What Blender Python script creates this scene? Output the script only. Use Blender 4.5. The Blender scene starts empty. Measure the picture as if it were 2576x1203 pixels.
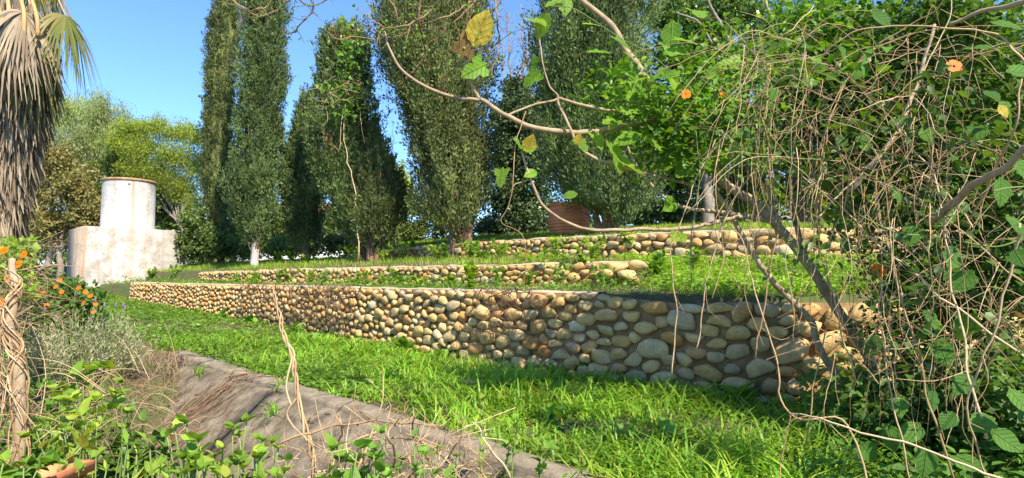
import bpy, math, random
import numpy as np
from mathutils import Matrix, Vector

rng = np.random.default_rng(11)
random.seed(11)
scene = bpy.context.scene
COL = scene.collection

# ------------------------------------------------------------------ camera, sky, sun, exposure
CAMZ = 1.6
F = 1535.0                      # focal length in 2576-px units
PITCH = math.radians(3.75)
cam_data = bpy.data.cameras.new("camera")
cam_data.sensor_width = 36.0
cam_data.lens = 36.0 * F / 2576.0
cam_data.clip_start = 0.05
cam_data.clip_end = 3000.0
cam = bpy.data.objects.new("camera", cam_data)
COL.objects.link(cam)
cam.location = (0, 0, CAMZ)
cam.rotation_euler = (math.radians(90) + PITCH, 0, 0)
scene.camera = cam

SUN_EL = math.radians(46)
SUN_AZ = math.radians(148)       # clockwise from +Y, so +X is 90
S = Vector((math.sin(SUN_AZ) * math.cos(SUN_EL), math.cos(SUN_AZ) * math.cos(SUN_EL), math.sin(SUN_EL)))
world = bpy.data.worlds.new("World")
scene.world = world
world.use_nodes = True
wn = world.node_tree
for n in list(wn.nodes):
    wn.nodes.remove(n)
sky = wn.nodes.new("ShaderNodeTexSky")
sky.sky_type = 'NISHITA'
sky.sun_disc = False
sky.sun_elevation = SUN_EL
sky.sun_rotation = SUN_AZ
sky.altitude = 300
sky.air_density = 1.0
sky.dust_density = 0.0
sky.ozone_density = 10.0
bg = wn.nodes.new("ShaderNodeBackground")
bg.inputs['Strength'].default_value = 0.15
wo = wn.nodes.new("ShaderNodeOutputWorld")
wn.links.new(sky.outputs[0], bg.inputs[0])
wn.links.new(bg.outputs[0], wo.inputs[0])

sun_data = bpy.data.lights.new("sun", 'SUN')
sun_data.energy = 5.0
sun_data.angle = math.radians(0.5)
sun_data.color = (1.0, 0.90, 0.74)
sun = bpy.data.objects.new("sun", sun_data)
COL.objects.link(sun)
sun.rotation_euler = S.to_track_quat('Z', 'Y').to_euler()
sun.location = S * 60

scene.view_settings.view_transform = 'Standard'
scene.view_settings.look = 'None'
scene.view_settings.gamma = 1.0
scene.view_settings.use_curve_mapping = False
scene.view_settings.exposure = 1.05
scene.render.engine = 'CYCLES'
scene.cycles.max_bounces = 8
scene.cycles.diffuse_bounces = 5
scene.cycles.transmission_bounces = 6
scene.cycles.use_denoising = True

# ------------------------------------------------------------------ helpers
def at(px, py, Y):
    """photo position (2576 wide) at a chosen forward distance -> world point"""
    u = (px - 1288.0) / F
    v = (601.5 - py) / F
    c, s = math.cos(PITCH), math.sin(PITCH)
    y = c - v * s
    z = s + v * c
    k = Y / y
    return np.array([u * k, Y, CAMZ + z * k])

def sm(a, b, x):
    t = np.clip((x - a) / (b - a), 0, 1)
    return t * t * (3 - 2 * t)

def nrm(a):
    return a / np.maximum(np.linalg.norm(a, axis=-1, keepdims=True), 1e-9)

def rdir(n):
    return nrm(rng.normal(size=(n, 3)))

def catmull(pts, n):
    pts = np.asarray(pts, float)
    p = np.vstack([2 * pts[0] - pts[1], pts, 2 * pts[-1] - pts[-2]])
    seg = len(pts) - 1
    t = np.linspace(0, seg - 1e-6, n)
    i = t.astype(int)
    f = (t - i)[:, None]
    p0, p1, p2, p3 = p[i], p[i + 1], p[i + 2], p[i + 3]
    return 0.5 * ((2 * p1) + (-p0 + p2) * f + (2 * p0 - 5 * p1 + 4 * p2 - p3) * f ** 2 + (-p0 + 3 * p1 - 3 * p2 + p3) * f ** 3)

_perm = rng.permutation(4096)
def vnoise(x, y, z=0.0, seed=0):
    x = np.asarray(x, float); y = np.asarray(y, float); z = np.asarray(z, float) + np.zeros_like(x)
    xi, yi, zi = np.floor(x).astype(int), np.floor(y).astype(int), np.floor(z).astype(int)
    fx, fy, fz = x - xi, y - yi, z - zi
    fx, fy, fz = [f * f * (3 - 2 * f) for f in (fx, fy, fz)]
    def h(a, b, c):
        return _perm[(_perm[(_perm[(a + seed * 57) & 4095] + b) & 4095] + c) & 4095] / 2047.5 - 1
    r = 0
    for dx in (0, 1):
        for dy in (0, 1):
            for dz in (0, 1):
                w = (fx if dx else 1 - fx) * (fy if dy else 1 - fy) * (fz if dz else 1 - fz)
                r = r + w * h(xi + dx, yi + dy, zi + dz)
    return r

def fbm(x, y, z=0.0, seed=0, o=3):
    r, a, f = 0, 1.0, 1.0
    for k in range(o):
        r = r + a * vnoise(np.asarray(x) * f, np.asarray(y) * f, np.asarray(z) * f, seed + k)
        a *= 0.5; f *= 2.03
    return r

class MB:
    """collects faces, builds ONE mesh object"""
    def __init__(self):
        self.v, self.q, self.t, self.r, self.n = [], [], [], [], 0
    def add(self, v, q=None, t=None, rnd=0.0):
        v = np.asarray(v, float).reshape(-1, 3)
        self.v.append(v)
        if q is not None and len(q): self.q.append(np.asarray(q, int).reshape(-1, 4) + self.n)
        if t is not None and len(t): self.t.append(np.asarray(t, int).reshape(-1, 3) + self.n)
        self.r.append(np.broadcast_to(np.asarray(rnd, float), (len(v),)))
        self.n += len(v)
        return self
    def mesh(self, name, mat, off=(0, 0, 0), smooth=True):
        v = np.vstack(self.v) - np.asarray(off)
        q = np.vstack(self.q) if self.q else np.zeros((0, 4), int)
        t = np.vstack(self.t) if self.t else np.zeros((0, 3), int)
        me = bpy.data.meshes.new(name)
        me.vertices.add(len(v))
        me.vertices.foreach_set("co", v.astype(np.float32).ravel())
        nl = q.size + t.size
        me.loops.add(nl)
        me.loops.foreach_set("vertex_index", np.concatenate([q.ravel(), t.ravel()]).astype(np.int32))
        me.polygons.add(len(q) + len(t))
        st = np.concatenate([np.arange(len(q)) * 4, q.size + np.arange(len(t)) * 3]).astype(np.int32)
        me.polygons.foreach_set("loop_start", st)
        if smooth:
            me.polygons.foreach_set("use_smooth", np.ones(len(q) + len(t), bool))
        a = me.attributes.new("rnd", 'FLOAT', 'POINT')
        a.data.foreach_set("value", np.concatenate(self.r).astype(np.float32))
        me.update(calc_edges=True)
        me.validate()
        if mat: me.materials.append(mat)
        return me
    def build(self, name, mat, parent=None, smooth=True):
        off = parent_world(parent) if parent is not None else (0, 0, 0)
        o = bpy.data.objects.new(name, self.mesh(name, mat, off, smooth))
        COL.objects.link(o)
        if parent is not None: o.parent = parent
        return o

def parent_world(p):
    l = np.zeros(3)
    while p is not None:
        l = l + np.array(p.location); p = p.parent
    return l

def tag(o, label=None, cat=None, group=None, kind=None):
    if label: o["label"] = label
    if cat: o["category"] = cat
    if group: o["group"] = group
    if kind: o["kind"] = kind
    return o

def thing(name, loc, label, cat, group=None):
    o = bpy.data.objects.new(name, None)
    o.empty_display_size = 0.1
    o.location = tuple(float(c) for c in loc)
    COL.objects.link(o)
    return tag(o, label, cat, group)

def child(name, me, parent, M):
    """object sharing mesh data, M is its world matrix"""
    o = bpy.data.objects.new(name, me)
    COL.objects.link(o)
    o.parent = parent
    M = M.copy()
    M.translation = M.translation - Vector(parent_world(parent))
    o.matrix_basis = M
    return o

def tube(mb, pts, r0, r1=None, sides=5, n=None, wob=0.0, rnd=0.0, ctrl=True):
    pts = np.asarray(pts, float)
    if n is None: n = max(4, len(pts) * 4)
    P = catmull(pts, n) if ctrl else pts
    n = len(P)
    if wob:
        P = P + wob * np.stack([fbm(P[:, 0] * 9, P[:, 1] * 9, P[:, 2] * 9, 3 + k, 2) for k in range(3)], 1)
    T = nrm(np.gradient(P, axis=0))
    ref = np.array([0.31, 0.52, 0.79])
    A = nrm(np.cross(T, ref)); B = np.cross(T, A)
    if r1 is None: r1 = r0
    R = (np.linspace(r0, r1, n) if np.isscalar(r0) else np.interp(np.linspace(0, 1, n), np.linspace(0, 1, len(r0)), r0))
    ang = np.linspace(0, 2 * math.pi, sides, endpoint=False)
    V = P[:, None, :] + R[:, None, None] * (np.cos(ang)[None, :, None] * A[:, None, :] + np.sin(ang)[None, :, None] * B[:, None, :])
    i = np.arange(n - 1)[:, None] * sides
    j = np.arange(sides)[None, :]; k = (j + 1) % sides
    q = np.stack([i + j, i + k, i + sides + k, i + sides + j], -1).reshape(-1, 4)
    V = np.vstack([V.reshape(-1, 3), P[0] - T[0] * R[0] * .3, P[-1] + T[-1] * R[-1] * .5])
    m = n * sides
    j = np.arange(sides); k = (j + 1) % sides
    t = np.vstack([np.stack([k, j, np.full(sides, m)], 1), np.stack([(n - 1) * sides + j, (n - 1) * sides + k, np.full(sides, m + 1)], 1)])
    mb.add(V, q, t, rnd)
    return P

def frames(axis, nor):
    axis = nrm(axis)
    side = nrm(np.cross(nor, axis))
    return axis, side, np.cross(axis, side)

LEAF2 = (np.array([[0, 0, 0], [.45, .30, .05], [1, 0, -.06], [.45, -.30, .05]]), np.array([[0, 1, 2, 3]]), None)
SPRAY = (np.array([[0, -.06, 0], [.5, -.17, .04], [1, 0, 0], [.55, .17, -.04]]), np.array([[0, 1, 2, 3]]), None)
LEAF4 = (np.array([[0, 0, 0], [.3, .27, .07], [.3, -.27, .07], [.68, .21, .04], [.68, -.21, .04], [1, 0, -.12], [.45, 0, 0]]),
         None, np.array([[0, 6, 1], [0, 2, 6], [1, 6, 3], [2, 4, 6], [3, 6, 5], [4, 5, 6]]))
HEART = (np.array([[0, 0, 0], [-.08, .25, .06], [.2, .42, .1], [.55, .27, .04], [1, 0, -.15], [.55, -.27, .04], [.2, -.42, .1], [-.08, -.25, .06], [.45, 0, -.02]]),
         None, np.array([[8, 0, 1], [8, 1, 2], [8, 2, 3], [8, 3, 4], [8, 4, 5], [8, 5, 6], [8, 6, 7], [8, 7, 0]])[:, [0, 2, 1]])
NARROW = (np.array([[0, 0, 0], [.4, .1, .03], [1, 0, -.18], [.4, -.1, .03]]), np.array([[0, 1, 2, 3]]), None)

def cloud(mb, pos, axis, nor, size, tpl=LEAF2, rnd=None):
    n = len(pos)
    if n == 0: return
    V, Q, T = tpl
    a, s, w = frames(axis, nor)
    size = np.broadcast_to(np.asarray(size, float), (n,))
    W = pos[:, None, :] + size[:, None, None] * (V[None, :, 0, None] * a[:, None] + V[None, :, 1, None] * s[:, None] + V[None, :, 2, None] * w[:, None])
    k = len(V)
    o = (np.arange(n) * k)[:, None, None]
    if rnd is None: rnd = rng.random(n)
    mb.add(W.reshape(-1, 3), None if Q is None else (Q[None] + o).reshape(-1, 4), None if T is None else (T[None] + o).reshape(-1, 3), np.repeat(rnd, k))

def blades(mb, pos, length, width, lean, near=True, rnd=None):
    n = len(pos)
    h = rng.random(n) * 2 * math.pi
    d = np.stack([np.cos(h), np.sin(h), np.zeros(n)], 1)
    s = np.stack([-np.sin(h), np.cos(h), np.zeros(n)], 1)
    L = np.broadcast_to(length, (n,)); Wd = np.broadcast_to(width, (n,)); le = np.broadcast_to(lean, (n,))
    up = np.array([0, 0, 1.0])
    ts = [0, .38, .72, 1.0] if near else [0, .55, 1.0]
    rows = []
    for t in ts:
        ang = le * t * 1.25 + .12
        c = pos + d * (L * t * np.sin(ang))[:, None] + up * (L * t * np.cos(ang))[:, None]
        if t < 1:
            w = Wd * (.75 if t == 0 else 1.0 if t < .5 else .72)
            rows += [c - s * (w / 2)[:, None], c + s * (w / 2)[:, None]]
        else:
            rows += [c]
    V = np.stack(rows, 1); k = V.shape[1]
    o = (np.arange(n) * k)[:, None, None]
    if near:
        Q = np.array([[0, 1, 3, 2], [2, 3, 5, 4]]); T = np.array([[4, 5, 6]])
    else:
        Q = np.array([[0, 1, 3, 2]]); T = np.array([[2, 3, 4]])
    if rnd is None: rnd = rng.random(n)
    mb.add(V.reshape(-1, 3), (Q[None] + o).reshape(-1, 4), (T[None] + o).reshape(-1, 3), np.repeat(rnd, k))

# ------------------------------------------------------------------ materials
def newmat(name):
    m = bpy.data.materials.new(name); m.use_nodes = True
    nt = m.node_tree
    for n in list(nt.nodes): nt.nodes.remove(n)
    out = nt.nodes.new("ShaderNodeOutputMaterial")
    return m, nt, out

def ramp(nt, fac, stops, interp='LINEAR'):
    r = nt.nodes.new("ShaderNodeValToRGB")
    r.color_ramp.interpolation = interp
    e = r.color_ramp.elements
    while len(e) < len(stops): e.new(0.5)
    for k, (p, c) in enumerate(stops):
        e[k].position = p; e[k].color = (*c, 1)
    nt.links.new(fac, r.inputs[0])
    return r.outputs[0]

def noise(nt, scale, detail=3, vec=None, rough=.55):
    n = nt.nodes.new("ShaderNodeTexNoise")
    n.inputs['Scale'].default_value = scale; n.inputs['Detail'].default_value = detail
    n.inputs['Roughness'].default_value = rough
    if vec is not None: nt.links.new(vec, n.inputs['Vector'])
    return n.outputs[0]

def mth(nt, op, a, b=None):
    n = nt.nodes.new("ShaderNodeMath"); n.operation = op
    for k, x in enumerate((a, b)):
        if x is None: continue
        if isinstance(x, (int, float)): n.inputs[k].default_value = x
        else: nt.links.new(x, n.inputs[k])
    return n.outputs[0]

def mixc(nt, fac, a, b, typ='MIX'):
    n = nt.nodes.new("ShaderNodeMix"); n.data_type = 'RGBA'; n.blend_type = typ
    for sck, x in ((n.inputs[0], fac), (n.inputs[6], a), (n.inputs[7], b)):
        if isinstance(x, (int, float)): sck.default_value = x
        elif isinstance(x, tuple): sck.default_value = (*x, 1)
        else: nt.links.new(x, sck)
    return n.outputs[2]

def coords(nt, kind='Object'):
    return nt.nodes.new("ShaderNodeTexCoord").outputs[kind]

def geo_pos(nt):
    return nt.nodes.new("ShaderNodeNewGeometry").outputs['Position']

def attr(nt, name="rnd"):
    a = nt.nodes.new("ShaderNodeAttribute"); a.attribute_name = name
    return a.outputs['Fac']

def bump(nt, h, strength, dist=0.02):
    b = nt.nodes.new("ShaderNodeBump")
    b.inputs['Strength'].default_value = strength; b.inputs['Distance'].default_value = dist
    nt.links.new(h, b.inputs['Height'])
    return b.outputs[0]

def leafmat(name, stops, transl=.35, rough=.5, tint=(1.5, 1.25, .5), spec=.35, patch=.35, scale=1.2, gain=1.65, warm=(1.3, 1.0, .9), veins=False):
    """stops: list of base colours for random leaves"""
    m, nt, out = newmat(name)
    oi = nt.nodes.new("ShaderNodeObjectInfo").outputs['Random']
    f = mth(nt, 'FRACT', mth(nt, 'ADD', attr(nt), mth(nt, 'MULTIPLY', oi, 1.0)))
    n = len(stops)
    col = ramp(nt, f, [(k / max(1, n - 1), tuple(min(.85, x * gain * w) for x, w in zip(c, warm))) for k, c in enumerate(stops)])
    nz = noise(nt, scale, 3, geo_pos(nt))
    var = ramp(nt, nz, [(.3, (1 - patch,) * 3), (.7, (1 + patch,) * 3)])
    col = mixc(nt, 1.0, col, var, 'MULTIPLY')
    vein_h = None
    if veins:                                   # midrib, side veins and brown blemishes in the leaf's own coordinates
        oc = coords(nt); sp = nt.nodes.new("ShaderNodeSeparateXYZ"); nt.links.new(oc, sp.inputs[0])
        ya = mth(nt, 'ABSOLUTE', sp.outputs[1])
        mid = ramp(nt, ya, [(0, (1,) * 3), (.03, (0,) * 3)])
        w = mth(nt, 'FRACT', mth(nt, 'MULTIPLY', mth(nt, 'SUBTRACT', sp.outputs[0], mth(nt, 'MULTIPLY', ya, .9)), 5.0))
        sd = ramp(nt, mth(nt, 'ABSOLUTE', mth(nt, 'SUBTRACT', w, .5)), [(0, (.7,) * 3), (.11, (0,) * 3)])
        vein_h = mth(nt, 'MAXIMUM', mid, sd)
        col = mixc(nt, mth(nt, 'MULTIPLY', vein_h, .55), col, mixc(nt, 1.0, col, (1.9, 1.6, 1.6), 'MULTIPLY'))
        bl = noise(nt, 6, 4, oc, .6)
        col = mixc(nt, mth(nt, 'MULTIPLY', ramp(nt, bl, [(.60, (0,) * 3), (.70, (1,) * 3)]), .7), col, (.16, .11, .04))
    p = nt.nodes.new("ShaderNodeBsdfPrincipled")
    nt.links.new(col, p.inputs['Base Color'])
    if vein_h is not None: nt.links.new(bump(nt, vein_h, .6, .05), p.inputs['Normal'])
    p.inputs['Roughness'].default_value = rough
    p.inputs['Specular IOR Level'].default_value = spec
    t = nt.nodes.new("ShaderNodeBsdfTranslucent")
    nt.links.new(mixc(nt, 1.0, col, tint, 'MULTIPLY'), t.inputs['Color'])
    ms = nt.nodes.new("ShaderNodeMixShader"); ms.inputs[0].default_value = transl
    nt.links.new(p.outputs[0], ms.inputs[1]); nt.links.new(t.outputs[0], ms.inputs[2])
    nt.links.new(ms.outputs[0], out.inputs[0])
    return m

def solidmat(name, stops, nscale=8, rough=.85, bstr=.4, bdist=.01, stretch=None, spec=.25, objrnd=False, attrmix=0.0):
    m, nt, out = newmat(name)
    vec = coords(nt)
    if stretch:
        mp = nt.nodes.new("ShaderNodeMapping"); mp.inputs['Scale'].default_value = stretch
        nt.links.new(vec, mp.inputs[0]); vec = mp.outputs[0]
    nz = noise(nt, nscale, 6, vec, .65)
    f = nz
    if objrnd or attrmix:
        oi = nt.nodes.new("ShaderNodeObjectInfo").outputs['Random']
        r = mth(nt, 'FRACT', mth(nt, 'ADD', attr(nt), oi))
        k = attrmix or .6
        f = mth(nt, 'ADD', mth(nt, 'MULTIPLY', nz, 1 - k), mth(nt, 'MULTIPLY', r, k))
    n = len(stops)
    col = ramp(nt, f, [(.25 + .5 * k / max(1, n - 1), c) for k, c in enumerate(stops)])
    p = nt.nodes.new("ShaderNodeBsdfPrincipled")
    nt.links.new(col, p.inputs['Base Color'])
    p.inputs['Roughness'].default_value = rough
    p.inputs['Specular IOR Level'].default_value = spec
    if bstr:
        nt.links.new(bump(nt, noise(nt, nscale * 3.1, 5, vec, .7), bstr, bdist), p.inputs['Normal'])
    nt.links.new(p.outputs[0], out.inputs[0])
    return m

def stonemat():
    m, nt, out = newmat("field_stone")
    oi = nt.nodes.new("ShaderNodeObjectInfo").outputs['Random']
    r = mth(nt, 'FRACT', mth(nt, 'ADD', attr(nt), oi))
    base = ramp(nt, r, [(0, (.56, .365, .14)), (.2, (.62, .43, .185)), (.4, (.49, .30, .105)), (.52, (.62, .465, .24)), (.66, (.54, .265, .08)), (.76, (.48, .37, .21)), (.86, (.63, .445, .19)), (.94, (.37, .275, .15)), (1, (.66, .53, .33))])
    pos = geo_pos(nt)
    n1 = noise(nt, 9, 5, pos, .6)
    base = mixc(nt, 1.0, base, ramp(nt, n1, [(.3, (.72, .66, .58)), (.55, (1, 1, 1)), (.75, (1.2, 1.18, 1.12))]), 'MULTIPLY')
    n2 = noise(nt, 38, 4, pos, .7)
    base = mixc(nt, mth(nt, 'MULTIPLY', ramp(nt, n2, [(.56, (0, 0, 0)), (.68, (1, 1, 1))]), .55), base, (.13, .10, .065))
    n3 = noise(nt, 5, 3, pos, .6)
    base = mixc(nt, mth(nt, 'MULTIPLY', ramp(nt, n3, [(.58, (0, 0, 0)), (.72, (1, 1, 1))]), .5), base, (.36, .33, .27))
    p = nt.nodes.new("ShaderNodeBsdfPrincipled")
    nt.links.new(base, p.inputs['Base Color'])
    p.inputs['Roughness'].default_value = .9
    p.inputs['Specular IOR Level'].default_value = .2
    h = mth(nt, 'ADD', n2, mth(nt, 'MULTIPLY', n1, 1.5))
    nt.links.new(bump(nt, h, .5, .012), p.inputs['Normal'])
    nt.links.new(p.outputs[0], out.inputs[0])
    return m

def concretemat(name, a, b, streak, dirt, sc=3.0, vstretch=.25, streak_lo=.52, crack=0.0, stains=()):
    m, nt, out = newmat(name)
    vec = geo_pos(nt)
    n1 = noise(nt, sc, 6, vec, .65)
    col = ramp(nt, n1, [(.38, a), (.64, b)])
    mp = nt.nodes.new("ShaderNodeMapping"); mp.inputs['Scale'].default_value = (5, 5, vstretch * 5)
    nt.links.new(vec, mp.inputs[0])
    n2 = noise(nt, .8, 4, mp.outputs[0], .6)
    col = mixc(nt, mth(nt, 'MULTIPLY', ramp(nt, n2, [(streak_lo, (0, 0, 0)), (streak_lo + .16, (1, 1, 1))]), .75), col, streak)
    n3 = noise(nt, sc * 4.5, 6, vec, .75)
    col = mixc(nt, mth(nt, 'MULTIPLY', ramp(nt, n3, [(.56, (0, 0, 0)), (.66, (1, 1, 1))]), .7), col, dirt)
    if crack:
        v = nt.nodes.new("ShaderNodeTexVoronoi"); v.feature = 'DISTANCE_TO_EDGE'; v.inputs['Scale'].default_value = .75
        off = mixc(nt, .12, vec, nt.nodes.new("ShaderNodeTexNoise").outputs[1])
        nt.links.new(off, v.inputs['Vector'])
        col = mixc(nt, ramp(nt, v.outputs[0], [(0.0, (.8,) * 3), (crack, (0, 0, 0))]), col, (.05, .04, .03))
    for (dirv, offv, half, scol, amt) in stains:
        vm = nt.nodes.new("ShaderNodeVectorMath"); vm.operation = 'DOT_PRODUCT'
        nt.links.new(vec, vm.inputs[0]); vm.inputs[1].default_value = dirv
        dlt = mth(nt, 'ABSOLUTE', mth(nt, 'ADD', mth(nt, 'SUBTRACT', vm.outputs['Value'], offv), mth(nt, 'MULTIPLY', mth(nt, 'SUBTRACT', n2, .5), half * 1.6)))
        fac = mth(nt, 'MULTIPLY', ramp(nt, mth(nt, 'DIVIDE', dlt, half), [(0, (1, 1, 1)), (1, (0, 0, 0))]), mth(nt, 'MULTIPLY', ramp(nt, n1, [(.3, (.4,) * 3), (.6, (1,) * 3)]), amt))
        col = mixc(nt, fac, col, scol)
    p = nt.nodes.new("ShaderNodeBsdfPrincipled")
    nt.links.new(col, p.inputs['Base Color'])
    p.inputs['Roughness'].default_value = .92
    p.inputs['Specular IOR Level'].default_value = .2
    nt.links.new(bump(nt, mth(nt, 'ADD', n3, n1), .7, .02), p.inputs['Normal'])
    nt.links.new(p.outputs[0], out.inputs[0])
    return m

M = {}
M['cypress'] = leafmat("cypress_foliage", [(.034, .052, .026), (.046, .070, .030), (.060, .090, .036), (.078, .112, .042), (.105, .14, .05)], .25, .6, (1.3, 1.2, .6), .25, .4, .9, 1.75, (1.02, 1.02, .85))
M['cypress_olive'] = leafmat("cypress_olive_foliage", [(.044, .058, .026), (.058, .075, .030), (.074, .094, .034), (.095, .115, .04), (.13, .145, .052)], .25, .6, (1.3, 1.2, .6), .25, .4, .9, 1.75, (1.02, 1.02, .85))
M['dead_spray'] = leafmat("dead_cypress_spray", [(.16, .10, .05), (.22, .15, .08), (.12, .09, .05)], .15, .8, (1, 1, 1), .1, .35, 1.2, 1.2, (1.1, 1, .9))
M['grass'] = leafmat("grass_blade", [(.075, .185, .016), (.095, .225, .02), (.065, .160, .018), (.13, .25, .028), (.17, .22, .04)], .42, .45, (1.35, 1.3, .4), .35, .35, 1.1, 1.95, (1.22, 1.0, .85))
M['grass_short'] = leafmat("short_grass", [(.10, .21, .02), (.13, .25, .025), (.085, .18, .02), (.17, .26, .05)], .4, .5, (1.35, 1.3, .4), .3, .35, 1.2)
M['clover'] = leafmat("ground_cover_leaf", [(.060, .165, .022), (.085, .2, .025), (.05, .13, .02), (.11, .22, .035)], .4, .45, (1.4, 1.3, .4), .35, .3, 1.3)
M['weed'] = leafmat("weed_leaf", [(.055, .155, .025), (.08, .195, .03), (.10, .22, .035)], .4, .55, (1.4, 1.3, .4), .25, .35, 5)
M['shoot'] = leafmat("bright_shoot_leaf", [(.08, .20, .025), (.11, .235, .03), (.07, .17, .022), (.14, .25, .035), (.19, .26, .045)], .42, .6, (1.4, 1.25, .4), .2, .35, 5)
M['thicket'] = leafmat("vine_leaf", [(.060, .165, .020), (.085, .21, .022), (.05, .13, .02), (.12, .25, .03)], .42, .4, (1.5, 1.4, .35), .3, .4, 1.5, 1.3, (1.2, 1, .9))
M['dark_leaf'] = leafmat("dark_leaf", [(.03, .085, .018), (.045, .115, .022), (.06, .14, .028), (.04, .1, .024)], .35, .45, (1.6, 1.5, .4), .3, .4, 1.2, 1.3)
M['big_leaf'] = leafmat("broad_vine_leaf", [(.034, .10, .022), (.048, .13, .026), (.06, .15, .03)], .4, .65, (1.6, 1.5, .4), .15, .2, 6, 1.55, (1.2, 1, .9), True)
M['under_leaf'] = leafmat("undergrowth_leaf", [(.034, .10, .022), (.048, .13, .026), (.06, .15, .03)], .4, .6, (1.6, 1.5, .4), .2, .35, 4)
M['fig_leaf'] = leafmat("fig_leaf", [(.085, .215, .022), (.12, .26, .03), (.07, .18, .025), (.14, .27, .03)], .5, .5, (1.6, 1.45, .35), .25, .2, 8, 1.5, (1.25, 1, .9), True)
M['yellow_leaf'] = leafmat("yellow_leaf", [(.50, .40, .04), (.56, .45, .06)], .45, .5, (1.2, 1.1, .5), .3, .35, 14, .9, (1, 1, 1), True)
M['brown_leaf'] = leafmat("brown_leaf", [(.22, .12, .04), (.28, .17, .06)], .3, .7, (1, 1, 1), .2, .3, 14, .8, (1, 1, 1))
M['feather'] = leafmat("feathery_leaf", [(.115, .165, .065), (.145, .2, .075), (.09, .145, .06), (.17, .21, .085)], .42, .5, (1.3, 1.2, .6), .3, .3, .4, 2.0, (1.15, 1, .9))
M['acacia'] = leafmat("acacia_leaf", [(.10, .19, .03), (.14, .235, .035), (.17, .26, .04), (.09, .16, .04)], .42, .5, (1.4, 1.25, .45), .3, .3, .5)
M['hedge'] = leafmat("hedge_leaf", [(.040, .085, .026), (.055, .11, .03), (.075, .135, .035), (.05, .09, .035)], .3, .45, (1.5, 1.3, .5), .4, .4, .5)
M['brownish'] = leafmat("brownish_scrub_leaf", [(.10, .105, .04), (.14, .13, .05), (.17, .13, .055), (.08, .11, .035)], .3, .6, (1.3, 1.1, .6), .2, .35, .6, 1.9, (1.0, 1.05, .9))
M['glossy'] = leafmat("glossy_leaf", [(.035, .085, .03), (.05, .115, .036), (.065, .14, .045), (.04, .095, .04)], .3, .28, (1.5, 1.4, .5), .6, .3, .6)
M['bluegreen'] = leafmat("bluegreen_leaf", [(.028, .062, .032), (.04, .085, .04), (.055, .105, .05)], .25, .4, (1.4, 1.3, .6), .45, .3, .6)
M['lavender'] = leafmat("lavender_leaf", [(.16, .20, .13), (.20, .245, .165), (.13, .175, .11)], .25, .7, (1.2, 1.1, .7), .2, .2, 3)
M['lav_flower'] = leafmat("lavender_flower", [(.09, .075, .13), (.12, .10, .17)], .2, .7, (1, 1, 1), .2)
M['straw'] = leafmat("dry_grass", [(.30, .23, .13), (.38, .30, .18), (.24, .18, .11), (.20, .14, .085)], .25, .7, (1.1, 1, .8), .2, .3, 3, 1.0, (1.05, 1, 1))
M['petal'] = leafmat("orange_petal", [(.60, .155, .001), (.62, .18, .002)], .3, .5, (1.0, 1.0, .5), .2, .1, 1.2, 1.0)
M['eye'] = solidmat("flower_eye", [(.03, .01, .012), (.05, .015, .015)], 40, .8, 0)
M['twig'] = solidmat("dry_vine_stem", [(.27, .165, .08), (.42, .28, .145), (.56, .41, .245)], 9, .85, .4, .004, None, .2, True, .55)
M['twig_dark'] = solidmat("brown_twig", [(.12, .07, .038), (.20, .125, .07), (.28, .185, .11)], 9, .85, .4, .004, None, .2, True, .5)
M['green_stem'] = solidmat("green_stem", [(.13, .2, .05), (.2, .25, .08)], 10, .6, .2, .003)
M['fig_bark'] = solidmat("fig_bark", [(.20, .13, .075), (.34, .25, .155), (.44, .34, .23)], 14, .85, .5, .006)
M['grey_bark'] = solidmat("grey_bark", [(.15, .12, .095), (.24, .20, .16), (.36, .32, .27)], 7, .9, .7, .02)
M['cyp_bark'] = solidmat("cypress_bark", [(.13, .07, .045), (.22, .13, .085), (.30, .20, .14)], 6, .9, .7, .02, (6, 6, 1))
M['white_bark'] = solidmat("lime_washed_bark", [(.34, .30, .26), (.5, .46, .42)], 6, .9, .6, .02, (5, 5, 1))
M['palm_bark'] = solidmat("palm_bark", [(.20, .16, .12), (.32, .27, .21), (.42, .37, .30)], 5, .9, .9, .03, (3, 3, 6))
M['palm_thatch'] = leafmat("dead_palm_frond", [(.24, .185, .125), (.34, .27, .19), (.43, .36, .27), (.20, .15, .10)], .15, .8, (1, 1, 1), .15, .3, 3, .88, (1, .97, .93))
M['palm_live'] = leafmat("palm_frond", [(.055, .095, .02), (.08, .12, .03), (.13, .13, .05)], .3, .45, (1.3, 1.1, .5), .4, .25, 2)
M['petiole'] = solidmat("palm_petiole", [(.40, .22, .08), (.55, .34, .15)], 5, .6, .2, .005)
M['stone'] = stonemat()
M['mortar'] = solidmat("earth_mortar", [(.14, .085, .04), (.27, .175, .085), (.40, .27, .14)], 7, .95, .9, .02)
M['cap'] = solidmat("mortar_cap", [(.34, .26, .16), (.44, .36, .25), (.52, .44, .33)], 6, .95, .7, .012)
M['tank'] = concretemat("whitewashed_render", (.40, .385, .36), (.52, .51, .49), (.34, .26, .17), (.15, .13, .11), 2.8, .12, .57, 0, (((0.8454, 0.5341, 0), 0.1000, .10, (.36, .21, .10), .8), ((0.8454, 0.5341, 0), -0.3800, .05, (.30, .25, .20), .6)))
M['plinth'] = concretemat("weathered_whitewash", (.29, .26, .22), (.49, .46, .42), (.30, .23, .15), (.10, .082, .065), 3.0, .2, .53, 0, (((.707, .707, 0), 3.6862, .10, (.34, .20, .09), .85), ((.707, .707, 0), 4.8862, .14, (.33, .24, .15), .6), ((.707, .707, 0), 5.7362, .08, (.25, .2, .15), .5)))
M['rust'] = solidmat("rusty_rim", [(.22, .10, .04), (.36, .22, .11), (.46, .36, .24)], 6, .8, .4, .01)
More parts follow.
